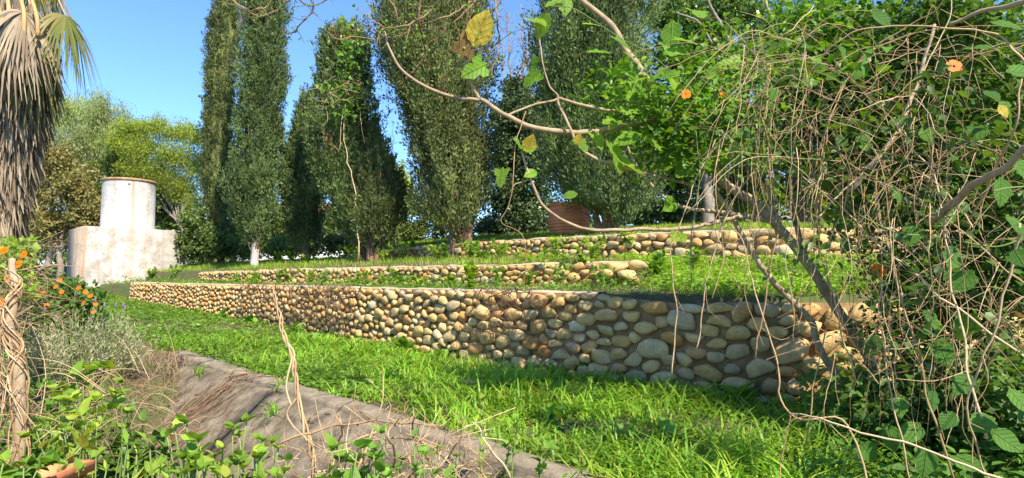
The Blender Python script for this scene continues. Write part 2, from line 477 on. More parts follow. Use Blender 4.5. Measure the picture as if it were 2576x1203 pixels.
M['concrete'] = concretemat("channel_concrete", (.105, .082, .055), (.29, .235, .165), (.08, .058, .036), (.055, .04, .025), 5.5, .8, .56, .004)
M['kerb'] = concretemat("kerb_concrete", (.22, .175, .12), (.34, .285, .205), (.16, .12, .075), (.09, .068, .04), 6, .5, .54)
M['terracotta'] = solidmat("terracotta", [(.50, .16, .06), (.64, .24, .105), (.70, .31, .16)], 5, .8, .3, .01)
M['hose'] = solidmat("garden_hose_plastic", [(.01, .15, .13), (.02, .2, .17)], 5, .4, 0)
M['white_wall'] = solidmat("white_painted_wall", [(.72, .71, .69), (.82, .81, .80)], 2, .8, .2, .01)
M['window'] = solidmat("window_glass", [(.03, .04, .05), (.05, .06, .07)], 2, .15, 0, spec=.6)
M['roof'] = solidmat("clay_roof", [(.3, .13, .08), (.4, .19, .12)], 4, .85, .3, .02)

# ground: dark soil with sparse green film
def groundmat():
    m, nt, out = newmat("soil")
    pos = geo_pos(nt)
    n1 = noise(nt, .9, 5, pos, .6); n2 = noise(nt, 12, 5, pos, .7)
    col = ramp(nt, n2, [(.3, (.07, .05, .032)), (.55, (.125, .09, .056)), (.75, (.19, .145, .095))])
    col = mixc(nt, mth(nt, 'MULTIPLY', ramp(nt, n1, [(.35, (0, 0, 0)), (.6, (1, 1, 1))]), .75), col, mixc(nt, n2, (.045, .09, .02), (.09, .15, .03)))
    p = nt.nodes.new("ShaderNodeBsdfPrincipled")
    nt.links.new(col, p.inputs['Base Color']); p.inputs['Roughness'].default_value = .95
    p.inputs['Specular IOR Level'].default_value = .15
    nt.links.new(bump(nt, n2, .8, .03), p.inputs['Normal'])
    nt.links.new(p.outputs[0], out.inputs[0])
    return m
M['soil'] = groundmat()

# ------------------------------------------------------------------ terrain
W1p = [(-14, 19.6), (-9.72, 15.5), (-4.87, 11.2), (-2.45, 9.0), (-.3, 7.0), (.86, 6.2), (1.9, 5.72), (2.84, 5.5), (5, 5.4), (9, 5.6)]
W2p = [(-14, 21.2), (-8.2, 16), (-5, 13), (-1.93, 10.3), (-.34, 8.9), (.88, 8.3), (1.73, 8.0), (3, 7.9), (9, 7.9)]
W3p = [(-14, 24), (-3.4, 15), (-.72, 12.5), (.8, 11), (2.03, 10), (3.35, 9.1), (4.5, 8.7), (9, 8.4)]
def curve_of(p):
    c = catmull(np.array([(a, b, 0) for a, b in p]), 400)[:, :2]
    return c
W1c, W2c, W3c = curve_of(W1p), curve_of(W2p), curve_of(W3p)
def wy(c, x): return np.interp(x, c[:, 0], c[:, 1])

E0 = np.array([-3.95, 7.15]); E1 = np.array([.45, 3.12])
Ed = (E1 - E0) / np.linalg.norm(E1 - E0)
Ep = np.array([Ed[1], -Ed[0]])          # towards the camera side
if Ep[1] > 0: Ep = -Ep
def chan(x, y):
    dx, dy = np.asarray(x) - E0[0], np.asarray(y) - E0[1]
    return dx * Ed[0] + dy * Ed[1], dx * Ep[0] + dy * Ep[1]   # s along, d across

def slope(d): return np.interp(d, [0, .14, 1.25, 1.9, 2.6, 4], [0, -.012, -.90, -.93, -.55, -.5])

def lawn(x, y):
    w = wy(W1c, x)
    z = np.interp(x, [-16, -12.5, -9.7, -5, -.3, 1.9, 6], [-.25, -.27, -.55, -.78, -.99, -1.10, -1.13])
    return z - .03 * np.clip(w - y, 0, 6) * .75

def height(x, y, rough=True):
    x = np.asarray(x, float); y = np.asarray(y, float)
    w1, w2, w3 = wy(W1c, x), wy(W2c, x), wy(W3c, x)
    zl = lawn(x, y)
    # channel and near bank
    s, d = chan(x, y)
    dd = np.maximum(d, 0)
    zc = -1.0 + slope(dd)
    edge = lawn(E0[0] + s * Ed[0], E0[1] + s * Ed[1])
    zc = edge + slope(dd)
    bank = -.88 - .12 * sm(3, 0, np.abs(x + 3))
    k = sm(1.6 * dd - .3, 1.6 * dd + .9, s)
    zc = np.where(d > 0, zc * k + (1 - k) * (zl + (bank - zl) * sm(0, 2, dd)), zl)
    nb = sm(1.9, 2.7, d) * sm(-1.6, -2.6, x)
    zc = np.where(d > 0, zc * (1 - nb) + (-.9) * nb, zc)
    z = zc
    c1 = .75
    st1 = sm(.02, .16, (y - w1) * c1)
    f = np.clip((y - w2) / np.maximum(w3 - w2, .5), 0, 1.2)
    zf3 = np.interp(x, [-4, -.7, .8, 3.4], [.5, .44, .40, .22])
    z1 = -.15 + .03 * sm(0, 2, y - w1)
    z2 = .19 + (zf3 - .19) * f
    stp2 = sm(.02, .16, (y - w2) * .8)
    zm = z1 * (1 - stp2) + z2 * stp2
    fs = np.clip((y - w1) / np.maximum(w3 - w1, .5), 0, 1)
    zs = -.15 + .37 * sm(0, 1, fs)
    k = sm(1.65, 2.2, x)
    zm = zm * (1 - k) + zs * k
    z = z * (1 - st1) + zm * st1
    st3 = sm(.02, .16, (y - w3) * .8) * sm(-4.6, -3.3, x)
    z3 = .71 + .10 * np.clip(y - w3, 0, 6) + .012 * np.clip(y - w3 - 6, 0, 60)
    zleft = z + .015 * np.clip(y - w3, 0, 60)
    z = zleft * (1 - st3) + z3 * st3
    if rough:
        z = z + .022 * fbm(x * 1.7, y * 1.7, 0, 5, 3) * sm(-.05, -.3, d * 0 - .3)
    return z + CAMZ

def build_ground():
    xs = np.concatenate([-np.geomspace(400, 15, 26), np.arange(-14.5, 8, .09), np.geomspace(8, 400, 26)])
    ys = np.concatenate([-np.geomspace(60, 1, 10), np.arange(-.5, 21, .09), np.geomspace(21, 700, 34)])
    X, Y = np.meshgrid(xs, ys)
    Z = height(X, Y)
    nx, ny = len(xs), len(ys)
    i = (np.arange(ny - 1)[:, None] * nx + np.arange(nx - 1)[None, :]).ravel()
    q = np.stack([i, i + 1, i + 1 + nx, i + nx], 1)
    o = MB().add(np.stack([X, Y, Z], -1), q).build("ground", M['soil'])
    tag(o, "terraced earth ground under the grass, stepping up behind the stone walls", None, None, "structure")
build_ground()

def gz(x, y): return height(x, y)
def on_ground(px, py, Ys=None):
    """walk along the ray through a photo position until it meets the ground"""
    Yv = np.linspace(1.5, 40, 4000)
    p0 = at(px, py, 1.0)
    d = p0 - np.array([0, 0, CAMZ])
    pts = np.array([0, 0, CAMZ]) + d[None] * Yv[:, None]
    h = height(pts[:, 0], pts[:, 1])
    k = np.argmax(pts[:, 2] <= h) if np.any(pts[:, 2] <= h) else len(Yv) - 1
    return np.array([pts[k, 0], pts[k, 1], h[k]])

# ------------------------------------------------------------------ concrete channel lining
def build_channel():
    root_loc = np.array([E0[0], E0[1], gz(E0[0], E0[1])])
    t = thing("channel_lining", root_loc, "sloping weathered brown concrete channel lining below the grass strip", "channel lining")
    prof = [(.02, -.01), (.06, .0), (.10, 0), (.16, .0), (.3, 0), (.45, 0), (.75, 0), (1.0, 0), (1.25, 0), (1.45, .0)]
    def panel(s0, s1, name, tilt, mat):
        ns = max(3, int((s1 - s0) / .12))
        ss = np.linspace(s0, s1, ns)
        V = []
        for j, (d, o) in enumerate(prof):
            x = E0[0] + ss * Ed[0] + d * Ep[0]; y = E0[1] + ss * Ed[1] + d * Ep[1]
            edge = lawn(E0[0] + ss * Ed[0], E0[1] + ss * Ed[1])
            z = CAMZ + edge + slope(max(d, 0)) + o + .035 + .006 * fbm(x * 2.1, y * 2.1, d * 3, 9, 3) + tilt * d
            if d < 0 and o < 0: z = z - .15
            jag = 0 * ss
            V.append(np.stack([x + jag * Ep[0], y + jag * Ep[1], z], 1))
        nb = len(prof)
        top = np.array(V)                                   # nb, ns, 3
        bot = top - np.array([0, 0, .14])
        allv = np.concatenate([top.reshape(-1, 3), bot.reshape(-1, 3)])
        a = (np.arange(nb - 1)[:, None] * ns + np.arange(ns - 1)[None]).ravel()
        q = [np.stack([a, a + ns, a + ns + 1, a + 1], 1)]
        off = nb * ns
        for k in (0, ns - 1):                               # end caps
            b = np.arange(nb - 1) * ns + k
            q.append(np.stack([b, b + off, b + ns + off, b + ns], 1))
        b = np.arange(ns - 1)
        q.append(np.stack([b, b + 1, b + 1 + off, b + off], 1))
        o = MB().add(allv, np.vstack(q)).build(name, mat, t, False)
        return o
    for k, (a, b) in enumerate([(.12, 2.7), (2.712, 5.4), (5.412, 8.4)]):
        panel(a, b, "concrete_panel", [.0, -.006, .004][k], M['concrete'])
        # squared kerb along the top of the panel
        ss = np.linspace(a, b + .012, int((b - a) / .07))
        rows = []
        for d, o in ((.035, -.03), (.05, .052), (.03, .07), (-.115, .075), (-.13, .06), (-.13, -.12)):
            dd_ = d + .012 * fbm(ss * 6, ss * 0 + o * 9, 0, 14, 2); x = E0[0] + ss * Ed[0] + dd_ * Ep[0]; y = E0[1] + ss * Ed[1] + dd_ * Ep[1]
            rows.append(np.stack([x, y, CAMZ + lawn(E0[0] + ss * Ed[0], E0[1] + ss * Ed[1]) + o + .008 * fbm(ss * 9, ss * 0 + d * 20, 0, 15, 2)], 1))
        V = np.array(rows); nu = len(ss); i_ = (np.arange(len(rows) - 1)[:, None] * nu + np.arange(nu - 1)[None]).ravel()
        MB().add(V.reshape(-1, 3), np.stack([i_, i_ + 1, i_ + nu + 1, i_ + nu], 1)).build("kerb", M['kerb'], t, False)
build_channel()

# ------------------------------------------------------------------ stone walls
def ico(sub):
    import bmesh
    bm = bmesh.new()
    bmesh.ops.create_icosphere(bm, subdivisions=sub, radius=1)
    v = np.array([x.co[:] for x in bm.verts]); f = np.array([[l.index for l in x.verts] for x in bm.faces])
    bm.free()
    return v, f
I1, I2, I3 = ico(1), ico(2), ico(3)
def stone_shape(base, seed):
    v, f = base
    r = np.random.default_rng(seed)
    e = r.uniform(.5, .85)
    w = np.sign(v) * np.abs(v) ** e
    w = w / np.maximum(np.abs(w).max(0), 1e-6)
    # a few flattened facets
    for k in range(13):
        n = nrm(r.normal(size=3)); dcut = r.uniform(.6, .9)
        ex = np.maximum(w @ n - dcut, 0)
        w = w - ex[:, None] * n * .92
    w = w * (1 + .07 * fbm(v[:, 0] * 1.6 + seed, v[:, 1] * 1.6, v[:, 2] * 1.6, seed % 17, 3))[:, None]
    w[:, 0] *= 1 + .16 * r.uniform(-1, 1) * w[:, 1]
    return w, f
STONES = []
for k in range(14):
    v, f = stone_shape(I2, 100 + k)
    STONES.append(MB().add(v, None, f, 0).mesh("stone", M['stone']))
STONES_LO = [stone_shape(I1, 100 + k) for k in range(14)]

def lloyd(L, hfun, sfun, n_it=6, aspect=1.4):
    """cobble layout on an unrolled wall face: returns centres, half axes, angle"""
    pts = []
    u = 0
    cell = []
    tries = 0
    # dart throwing with local spacing
    N = int(L / .02)
    us = np.linspace(0, L, 200)
    buckets = {}
    for _ in range(60000):
        a = rng.random() * L; h = float(hfun(a)); b = rng.random() * h
        s = float(sfun(a)) * rng.uniform(.62, 1.15)
        kx = int(a / .5); ok = True
        for kk in (kx - 1, kx, kx + 1):
            for (c, d2, s2) in buckets.get(kk, ()):
                m = .5 * (s + s2) * .80
                if ((a - c) / aspect) ** 2 + (b - d2) ** 2 < m * m:
                    ok = False; break
            if not ok: break
        if ok: buckets.setdefault(kx, []).append((a, b, s))
    P = np.array([p for v in buckets.values() for p in v])
    n = len(P)
    wgt = P[:, 2]
    P = P[:, :2]
    Msamp = 90 * n
    A = rng.random(Msamp * 2) * L
    Bq = rng.random(Msamp * 2) * hfun(us).max()
    kp = Bq < hfun(A); A, Bq = A[kp], Bq[kp]
    o = np.argsort(A); A, Bq = A[o], Bq[o]
    for it in range(n_it):
        own = np.empty(len(A), int)
        po = np.argsort(P[:, 0]); Px = P[po, 0]
        for c0 in range(0, len(A), 3000):
            sl = slice(c0, c0 + 3000)
            lo = np.searchsorted(Px, A[sl].min() - .9); hi = np.searchsorted(Px, A[sl].max() + .9)
            cand = po[lo:hi]
            D = (((A[sl, None] - P[cand, 0][None]) / aspect) ** 2 + (Bq[sl, None] - P[cand, 1][None]) ** 2) / wgt[cand][None] ** 2
            own[sl] = cand[np.argmin(D, 1)]
        cnt = np.bincount(own, minlength=n) + 1e-9
        cx = np.bincount(own, A, n) / cnt; cy = np.bincount(own, Bq, n) / cnt
        good = cnt > 5
        if it < n_it - 1:
            P[good] = P[good] * .4 + np.stack([cx, cy], 1)[good] * .6
    dx, dy = A - cx[own], Bq - cy[own]
    sxx = np.bincount(own, dx * dx, n) / cnt; syy = np.bincount(own, dy * dy, n) / cnt; sxy = np.bincount(own, dx * dy, n) / cnt
    out = []
    for k in range(n):
        if not good[k]: continue
        w, V = np.linalg.eigh(np.array([[sxx[k], sxy[k]], [sxy[k], syy[k]]]))
        w = np.sqrt(np.maximum(w, 1e-8))
        a, b = 2 * w[1], 2 * w[0]
        ang = math.atan2(V[1, 1], V[0, 1])
        if ang > math.pi / 2: ang -= math.pi
        if ang < -math.pi / 2: ang += math.pi
        out.append((cx[k], cy[k], a, b, ang))
    return out

def build_wall(name, curve, x0, x1, zfoot, ztop, sfun_px, label, keep=290, capm=True, lean=.07, fill=1.03, bury=.06, cap_to=99, erode=None, soil_top=None):
    c = curve[(curve[:, 0] >= x0) & (curve[:, 0] <= x1)]
    c = catmull(np.column_stack([c[::6], np.zeros(len(c[::6]))]), 300)[:, :2]
    seg = np.r_[0, np.cumsum(np.linalg.norm(np.diff(c, axis=0), axis=1))]
    L = seg[-1]
    T = nrm(np.gradient(c, axis=0)); Nn = np.stack([T[:, 1], -T[:, 0]], 1)     # outward, to the camera side
    def X(u): return np.interp(u, seg, c[:, 0])
    def Yv(u): return np.interp(u, seg, c[:, 1])
    foot = lambda u: np.interp(X(u), zfoot[0], zfoot[1]) - bury
    top = lambda u: np.interp(X(u), ztop[0], ztop[1])
    hf = lambda u: top(np.asarray(u)) - foot(np.asarray(u))
    sf = lambda u: np.interp(X(u), sfun_px[0], sfun_px[1])
    um = L * .6
    root = thing(name, (float(X(um)), float(Yv(um)), CAMZ + float(foot(um))), label, "stone wall")
    st = lloyd(L, hf, sf)
    # mortar core
    us = np.arange(0, L, .06); hh = hf(us); ft = foot(us)
    rows = []
    nv = 9
    for j in range(nv + 4):
        t = min(j, nv) / nv
        x, y = X(us), Yv(us)
        nx = np.interp(us, seg, Nn[:, 0]); ny = np.interp(us, seg, Nn[:, 1])
        if j <= nv:
            z = ft - .12 + t * (hh + .12)
            off = -lean * t * hh - .014 + .022 * fbm(us * 5, z * 5, 0, 21, 3)
            if j == nv: off -= .015
        else:
            z = ft + hh + [.012, .012, -.25][j - nv - 1] + .012 * fbm(us * 4, j * 1.0 + us * 0, 0, 8, 2)
            off = [-.05, -.26, -.27][j - nv - 1] - lean * hh + .02 * fbm(us * 6, us * 0 + j, 0, 4, 2)
        rows.append(np.stack([x + nx * off, y + ny * off, CAMZ + z], 1))
    V = np.array(rows); nr, nu = V.shape[:2]
    a = (np.arange(nr - 1)[:, None] * nu + np.arange(nu - 1)[None]).ravel()
    q = np.stack([a, a + 1, a + nu + 1, a + nu], 1)
    nq = (nv) * (nu - 1)
    MB().add(V.reshape(-1, 3), q[:nq]).build("mortar", M['mortar'], root)
    if capm:
        Vc = V[nv:].copy(); Vc = Vc[:, Vc[0, :, 0] < cap_to]; nrc = Vc.shape[0]; nuf = nu; nu = Vc.shape[1]
        a = (np.arange(nrc - 1)[:, None] * nu + np.arange(nu - 1)[None]).ravel()
        MB().add(Vc.reshape(-1, 3), np.stack([a, a + 1, a + nu + 1, a + nu], 1)).build("mortar_cap", M['cap'], root)
    items = []
    for (u, v, a, b, ang) in st:
        x, y = float(X(u)), float(Yv(u))
        n = np.array([np.interp(u, seg, Nn[:, 0]), np.interp(u, seg, Nn[:, 1]), .0])
        n /= np.linalg.norm(n)
        tg = np.array([-n[1], n[0], 0])
        if tg[0] < 0: tg = -tg
        z = float(foot(u)) + v
        # keep the crown of the wall level
        cdep = min(a, b) * rng.uniform(.68, .95)
        off = -lean * v + cdep * rng.uniform(-.05, .22)
        p = np.array([x, y, CAMZ + z]) + n * off
        up = np.array([0, 0, 1.0])
        ca, sa = math.cos(ang), math.sin(ang)
        ax = tg * ca + up * sa; ay = -tg * sa + up * ca
        k = rng.uniform(.84, 1.03) * fill
        if erode is not None and rng.random() < erode(x, v / max(hf(u), .01)): continue
        items.append((a * b / (x * x + y * y), p, ax, ay, n, a * k, b * k, cdep))
    items.sort(key=lambda i: -i[0])
    rest = MB()
    for i, (_, p, ax, ay, n, a, b, cd) in enumerate(items):
        R = np.stack([ax, ay, -n], 1) if np.linalg.det(np.stack([ax, ay, -n], 1)) > 0 else np.stack([ax, ay, n], 1)
        fl = rng.choice([-1, 1])
        Rm = R @ np.diag([a * fl, b * fl, cd])
        s = rng.integers(14)
        if i < keep:
            Mx = Matrix.Identity(4)
            for r in range(3):
                for cc in range(3): Mx[r][cc] = float(Rm[r, cc])
                Mx[r][3] = float(p[r])
            child("stone", STONES[s], root, Mx)
        else:
            v, f = STONES_LO[s]
            rest.add(v @ Rm.T + p, None, f, rng.random())
    if rest.n:
        o = rest.build("far_stones", M['stone'], root)
        tag(o, kind="stuff")
    return root

wx = lambda px, Y: (px - 1288) / F * Y
build_wall("stone_wall", W1c, -9.75, 6.0, ([-9.72, -4.87, -2.45, -.3, .86, 1.9, 6], [-.55, -.78, -.88, -.99, -1.04, -1.10, -1.13]),
           ([-9.72, -4.87, -.3, .86, 1.2, 1.7, 2.0, 6], [-.09, -.12, -.14, -.15, -.20, -.24, -.22, -.2]),
           ([-9.7, -5, -2.4, -.3, .86, 1.9, 3, 6], [.10, .112, .13, .148, .162, .205, .22, .22]),
           "long front wall of tan rounded cobbles above the lower lawn", 290, cap_to=.9)
build_wall("stone_wall", W2c, -8.2, 1.76, ([-8.2, -5, -2, 1.7], [.04, -.08, -.13, -.15]), ([-8.2, -5, 0, 1.76], [.17, .2, .2, .235]),
           ([-8.2, 1.7], [.125, .135]), "low middle wall of pale cobbles between the two grass terraces", 280, lean=.05)
build_wall("stone_wall", W3c, -3.5, 6.5, ([-3.4, -.7, .8, 3.4, 6.5], [.5, .42, .38, .2, .2]), ([-3.4, -.7, 3.4, 6.5], [.74, .76, .725, .72]),
           ([-3.5, 0, 2, 3.4, 6], [.13, .14, .17, .20, .2]), "upper wall of mossy boulders behind the second terrace, below the cypresses", 250, capm=True, lean=.05)

# ------------------------------------------------------------------ water tank on its plinth
def build_tank():
    A = at(208, 568, 17.5); u = np.array([.707, .707, 0]); w = np.array([-.707, .707, 0])
    top = A[2]; zb = gz(A[0], A[1]) - .4
    def box(mb, o, L, D, z0, z1, bev=.03):
        zs = [z0, z1 - bev, z1]
        rows = []
        for z, i in ((z0, 0), (z1 - bev, 0), (z1, bev)):
            rows.append([o + u * i + w * i, o + u * (L - i) + w * i, o + u * (L - i) + w * (D - i), o + u * i + w * (D - i)])
            for p in rows[-1]: p[2] = z
        V = np.array(rows).reshape(-1, 3)
        q = []
        for r in range(2):
            for k in range(4): q.append([r * 4 + k, r * 4 + (k + 1) % 4, r * 4 + 4 + (k + 1) % 4, r * 4 + 4 + k])
        q.append([8, 9, 10, 11])
        mb.add(V, q)
    p = MB(); o = A.copy(); box(p, o, 2.72, 2.1, zb, top)
    ob = p.build("tank_plinth", M['plinth'], None, False)
    ob.data.transform(Matrix.Translation((-A[0], -A[1], -zb))); ob.location = (A[0], A[1], zb)
    tag(ob, "big stained whitewashed concrete block carrying the round tank", "plinth")
    c = A + u * 1.36 + w * 1.03
    t = thing("water_tank", (c[0], c[1], top), "round whitewashed water tank with rusty rim on the concrete block", "water tank")
    n = 48; ang = np.linspace(0, 2 * math.pi, n, endpoint=False)
    def lathe(prof):
        V = np.array([[c[0] + r * math.cos(a), c[1] + r * math.sin(a), top + z] for r, z in prof for a in ang])
        q = []
        for j in range(len(prof) - 1):
            for k in range(n): q.append([j * n + k, j * n + (k + 1) % n, (j + 1) * n + (k + 1) % n, (j + 1) * n + k])
        return MB().add(V, q)
    lathe([(.745, .002), (.745, .03), (.735, .04), (.725, 1.5)]).build("tank_wall", M['tank'], t)
    lathe([(.715, 1.495), (.752, 1.5), (.755, 1.56), (.74, 1.575), (.3, 1.62), (.01, 1.63)]).build("rim", M['rust'], t)
    # little overflow hole, its dark inside painted as a near-black stub
    h = MB(); d = nrm(np.array([.05 - 0, -1, 0]) - 0)
    hp = c + np.array([-c[0], -c[1], 0]) / np.linalg.norm(c[:2]) * .72; hp[2] = top + 1.38
    tube(h, [hp + np.array([0, .03, 0]), hp, hp - np.array([-.0, .03, 0])], .022, .022, 8, 4)
    h.build("overflow_hole", M['eye'], t)
build_tank()

# ------------------------------------------------------------------ white house far behind
def build_house():
    p = at(640, 600, 34)
    zb = gz(p[0], p[1]) - .3
    t = thing("white_house", (p[0], p[1], zb), "low white house glimpsed far behind the cypress trunks", "house")
    def bx(name, x0, x1, y0, y1, z0, z1, mat, par):
        V = np.array([[x, y, z] for z in (z0, z1) for (x, y) in ((x0, y0), (x1, y0), (x1, y1), (x0, y1))])
        q = [[0, 1, 5, 4], [1, 2, 6, 5], [2, 3, 7, 6], [3, 0, 4, 7], [4, 5, 6, 7]]
        return MB().add(V, q).build(name, mat, par, False)
    x0, x1 = p[0] - 1, p[0] + 4
    wl = bx("wall", x0, x1, 34, 40, zb, zb + 3.0, M['white_wall'], t)
    for k in range(2):
        xx = x0 + .9 + k * 2.2
        bx("window", xx, xx + 1.0, 33.97, 34.0, zb + 1.2, zb + 2.2, M['window'], t)
    V = np.array([[x0 - .4, 33.6, zb + 3.004], [x1 + .4, 33.6, zb + 3.004], [x1 + .4, 40.4, zb + 3.004], [x0 - .4, 40.4, zb + 3.004], [x0 - .4, 37, zb + 4.2], [x1 + .4, 37, zb + 4.2]])
    MB().add(V, [[0, 1, 5, 4], [2, 3, 4, 5], [0, 3, 2, 1]], [[0, 4, 3], [1, 2, 5]]).build("roof", M['roof'], t, False)
build_house()

# ------------------------------------------------------------------ cypresses
def cypress(sil, Y, label, mat='cypress', n=42000, trunks=((0, 0),), bark='cyp_bark', card=.075, base_px=None, dead=0.0, gap=0.0, seed=1, depth=.9, open_foot=.5):
    sil = sorted(sil, key=lambda r: -r[0])          # bottom first
    rows = []
    for (py, l, r) in sil:
        a, b = at(l, py, Y), at(r, py, Y)
        rows.append((a[2], (a[0] + b[0]) / 2, (b[0] - a[0]) / 2))
    rows = np.array(rows)
    zlo, zhi = rows[0, 0], rows[-1, 0]
    cx = lambda z: np.interp(z, rows[:, 0], rows[:, 1]); rr = lambda z: np.interp(z, rows[:, 0], rows[:, 2])
    bx = at(base_px if base_px else (sil[0][1] + sil[0][2]) / 2, 650, Y)[0]
    bz = gz(bx, Y)
    t = thing("cypress_tree", (bx, Y, bz - .05), label, "tree", "cypress trees behind the terraces")
    tr = MB()
    for k, (dx, lean) in enumerate(trunks):
        zt = zhi - .15 * (zhi - zlo)
        P = [(bx + dx * .5, Y, bz - .25), (bx + dx, Y + .05, bz + .5), (bx + dx + lean * .4, Y, zlo + .25 * (zhi - zlo)), (cx(zlo + .6 * (zhi - zlo)) + dx * .5, Y, zlo + .6 * (zhi - zlo)), (cx(zt), Y, zt)]
        tube(tr, P, .13 if len(trunks) == 1 else .07, .03, 7, 24, .03)
    tr.build("trunk", M[bark], t); tr = MB()
    # side limbs inside the crown
    for k in range(70):
        z = zlo + (zhi - zlo) * rng.random() ** 1.3 * .92
        a = rng.random() * 2 * math.pi; R = rr(z) * .85
        z2 = min(z + .5 + R * .5, zhi)
        s = np.array([cx(max(z - .35, bz + .2)) * .6 + bx * .4, Y, max(z - .35, bz + .2)])
        e = np.array([cx(z2) + R * math.cos(a), Y + R * math.sin(a) * depth, z2])
        m = (s + e) / 2 + np.array([math.cos(a), math.sin(a), -.2]) * R * .2
        tube(tr, [s, m, e], .022, .006, 4, 6, .02)
    tr.build("limbs", M['cyp_bark'], t)
    # plumes: upright tufts standing on the crown surface
    n = int(n * 2.3)
    npl = max(40, int(n / 56))
    zz = zlo + (zhi - zlo) * rng.random(npl * 3)
    keepm = rng.random(npl * 3) < (rr(zz) / rows[:, 2].max()) ** .8
    zz = zz[keepm][:npl]; npl = len(zz)
    an = rng.random(npl) * 2 * math.pi
    lump = 1 + .21 * fbm(np.cos(an) * 1.6 + seed * 3.1, np.sin(an) * 1.6, zz * .75, seed, 2) + .15 * fbm(np.cos(an) * 5 + seed, np.sin(an) * 5, zz * .55, seed + 40, 2) + np.where(rng.random(npl) < .06, .14, 0)
    rad = rr(zz) * lump * np.where(rng.random(npl) < .8, rng.uniform(.66, .93, npl), rng.uniform(.4, .7, npl)) - .04
    if gap:
        hole = fbm(np.cos(an) * 2.2 + 9, np.sin(an) * 2.2, zz * 1.1, seed + 5, 2) > (.75 - gap)
        rad = np.where(hole, rad * .55, rad)
    pc = np.stack([cx(zz) + rad * np.cos(an), Y + rad * np.sin(an) * depth, zz], 1)
    out = np.stack([np.cos(an), np.sin(an) * depth, np.zeros(npl)], 1)
    pl = rng.uniform(.35, .8, npl) * np.clip(rr(zz) / .9, .6, 1.2)
    pd = nrm(out * rng.uniform(.1, .45, npl)[:, None] + np.array([0, 0, 1.0]) + .15 * rng.normal(size=(npl, 3)))
    m = 56
    tt = rng.random((npl, m))
    wid = (.12 * (1 - tt) ** .8 + .012) * pl[:, None] * 1.1
    base = pc[:, None, :] + pd[:, None, :] * (tt * pl[:, None])[..., None] + rng.normal(size=(npl, m, 3)) * wid[..., None]
    ax = pd[:, None, :] + .5 * nrm(base - (pc[:, None, :] + pd[:, None, :] * (tt * pl[:, None])[..., None])) + .3 * rng.normal(size=(npl, m, 3))
    base = base.reshape(-1, 3); ax = nrm(ax.reshape(-1, 3))
    on = nrm(np.repeat(out, m, 0) + np.array([0, 0, .3]) + .55 * rng.normal(size=(npl * m, 3)))
    # colour: older inner foliage duller, tips fresher; a tone for each plume
    rn = np.clip(np.repeat(rng.random(npl) * .5, m) + tt.ravel() * .3 + rng.random(npl * m) * .2, 0, .999)
    back = (np.repeat(out[:, 1], m) > .55)
    kp = ~(back & (rng.random(npl * m) < .45)) & (base[:, 2] > bz + .12) & (rng.random(npl * m) > open_foot * 1.1 * sm(zlo + 1.1, zlo + .1, base[:, 2]) * (rr(base[:, 2]) > .35))
    isdead = np.zeros(npl * m, bool)
    if dead:
        isdead = (np.repeat(fbm(pc[:, 0] * 1.4, pc[:, 2] * 1.4, pc[:, 1], seed + 8, 2), m) > 1.0 - dead) & (rng.random(npl * m) < .65)
    sz = card * rng.uniform(.7, 1.35, npl * m)
    cr = MB(); g = kp & ~isdead
    # closed core added inside, opaque and dark-toned to block light and sky
    nz_, na_ = 120, 44
    zc_ = np.linspace(max(zlo + .12, bz + .25), zhi - .08, nz_); ac_ = np.linspace(0, 2 * math.pi, na_, endpoint=False)
    ZZ, AA = np.meshgrid(zc_, ac_, indexing='ij')
    RR_ = np.maximum(rr(ZZ) * (.62 + .16 * fbm(np.cos(AA) * 6, np.sin(AA) * 6, ZZ * 3.5, seed + 60, 3)) - .05, .03) * (1 + .22 * fbm(np.cos(AA) * 1.6 + seed * 3.1, np.sin(AA) * 1.6, ZZ * .75, seed, 2)) * (1 - open_foot * sm(zlo + .9, zlo, ZZ))
    Vc = np.stack([cx(ZZ) + RR_ * np.cos(AA), Y + RR_ * np.sin(AA) * depth, ZZ], -1).reshape(-1, 3)
    ii = (np.arange(nz_ - 1)[:, None] * na_ + np.arange(na_)[None]).ravel(); jj = (np.arange(nz_ - 1)[:, None] * na_ + (np.arange(na_)[None] + 1) % na_).ravel()
    cr.add(Vc, np.stack([ii, jj, jj + na_, ii + na_], 1), None, .12)
    cloud(cr, base[g], ax[g], on[g], sz[g], SPRAY, rn[g])
    crown = cr.build("crown", M[mat], t)
    if isdead.any():
        dm = MB(); g = kp & isdead
        cloud(dm, base[g], ax[g], on[g], sz[g], SPRAY, rn[g])
        tag(dm.build("dry_foliage", M['dead_spray'], t), "brown dried foliage")
    return t

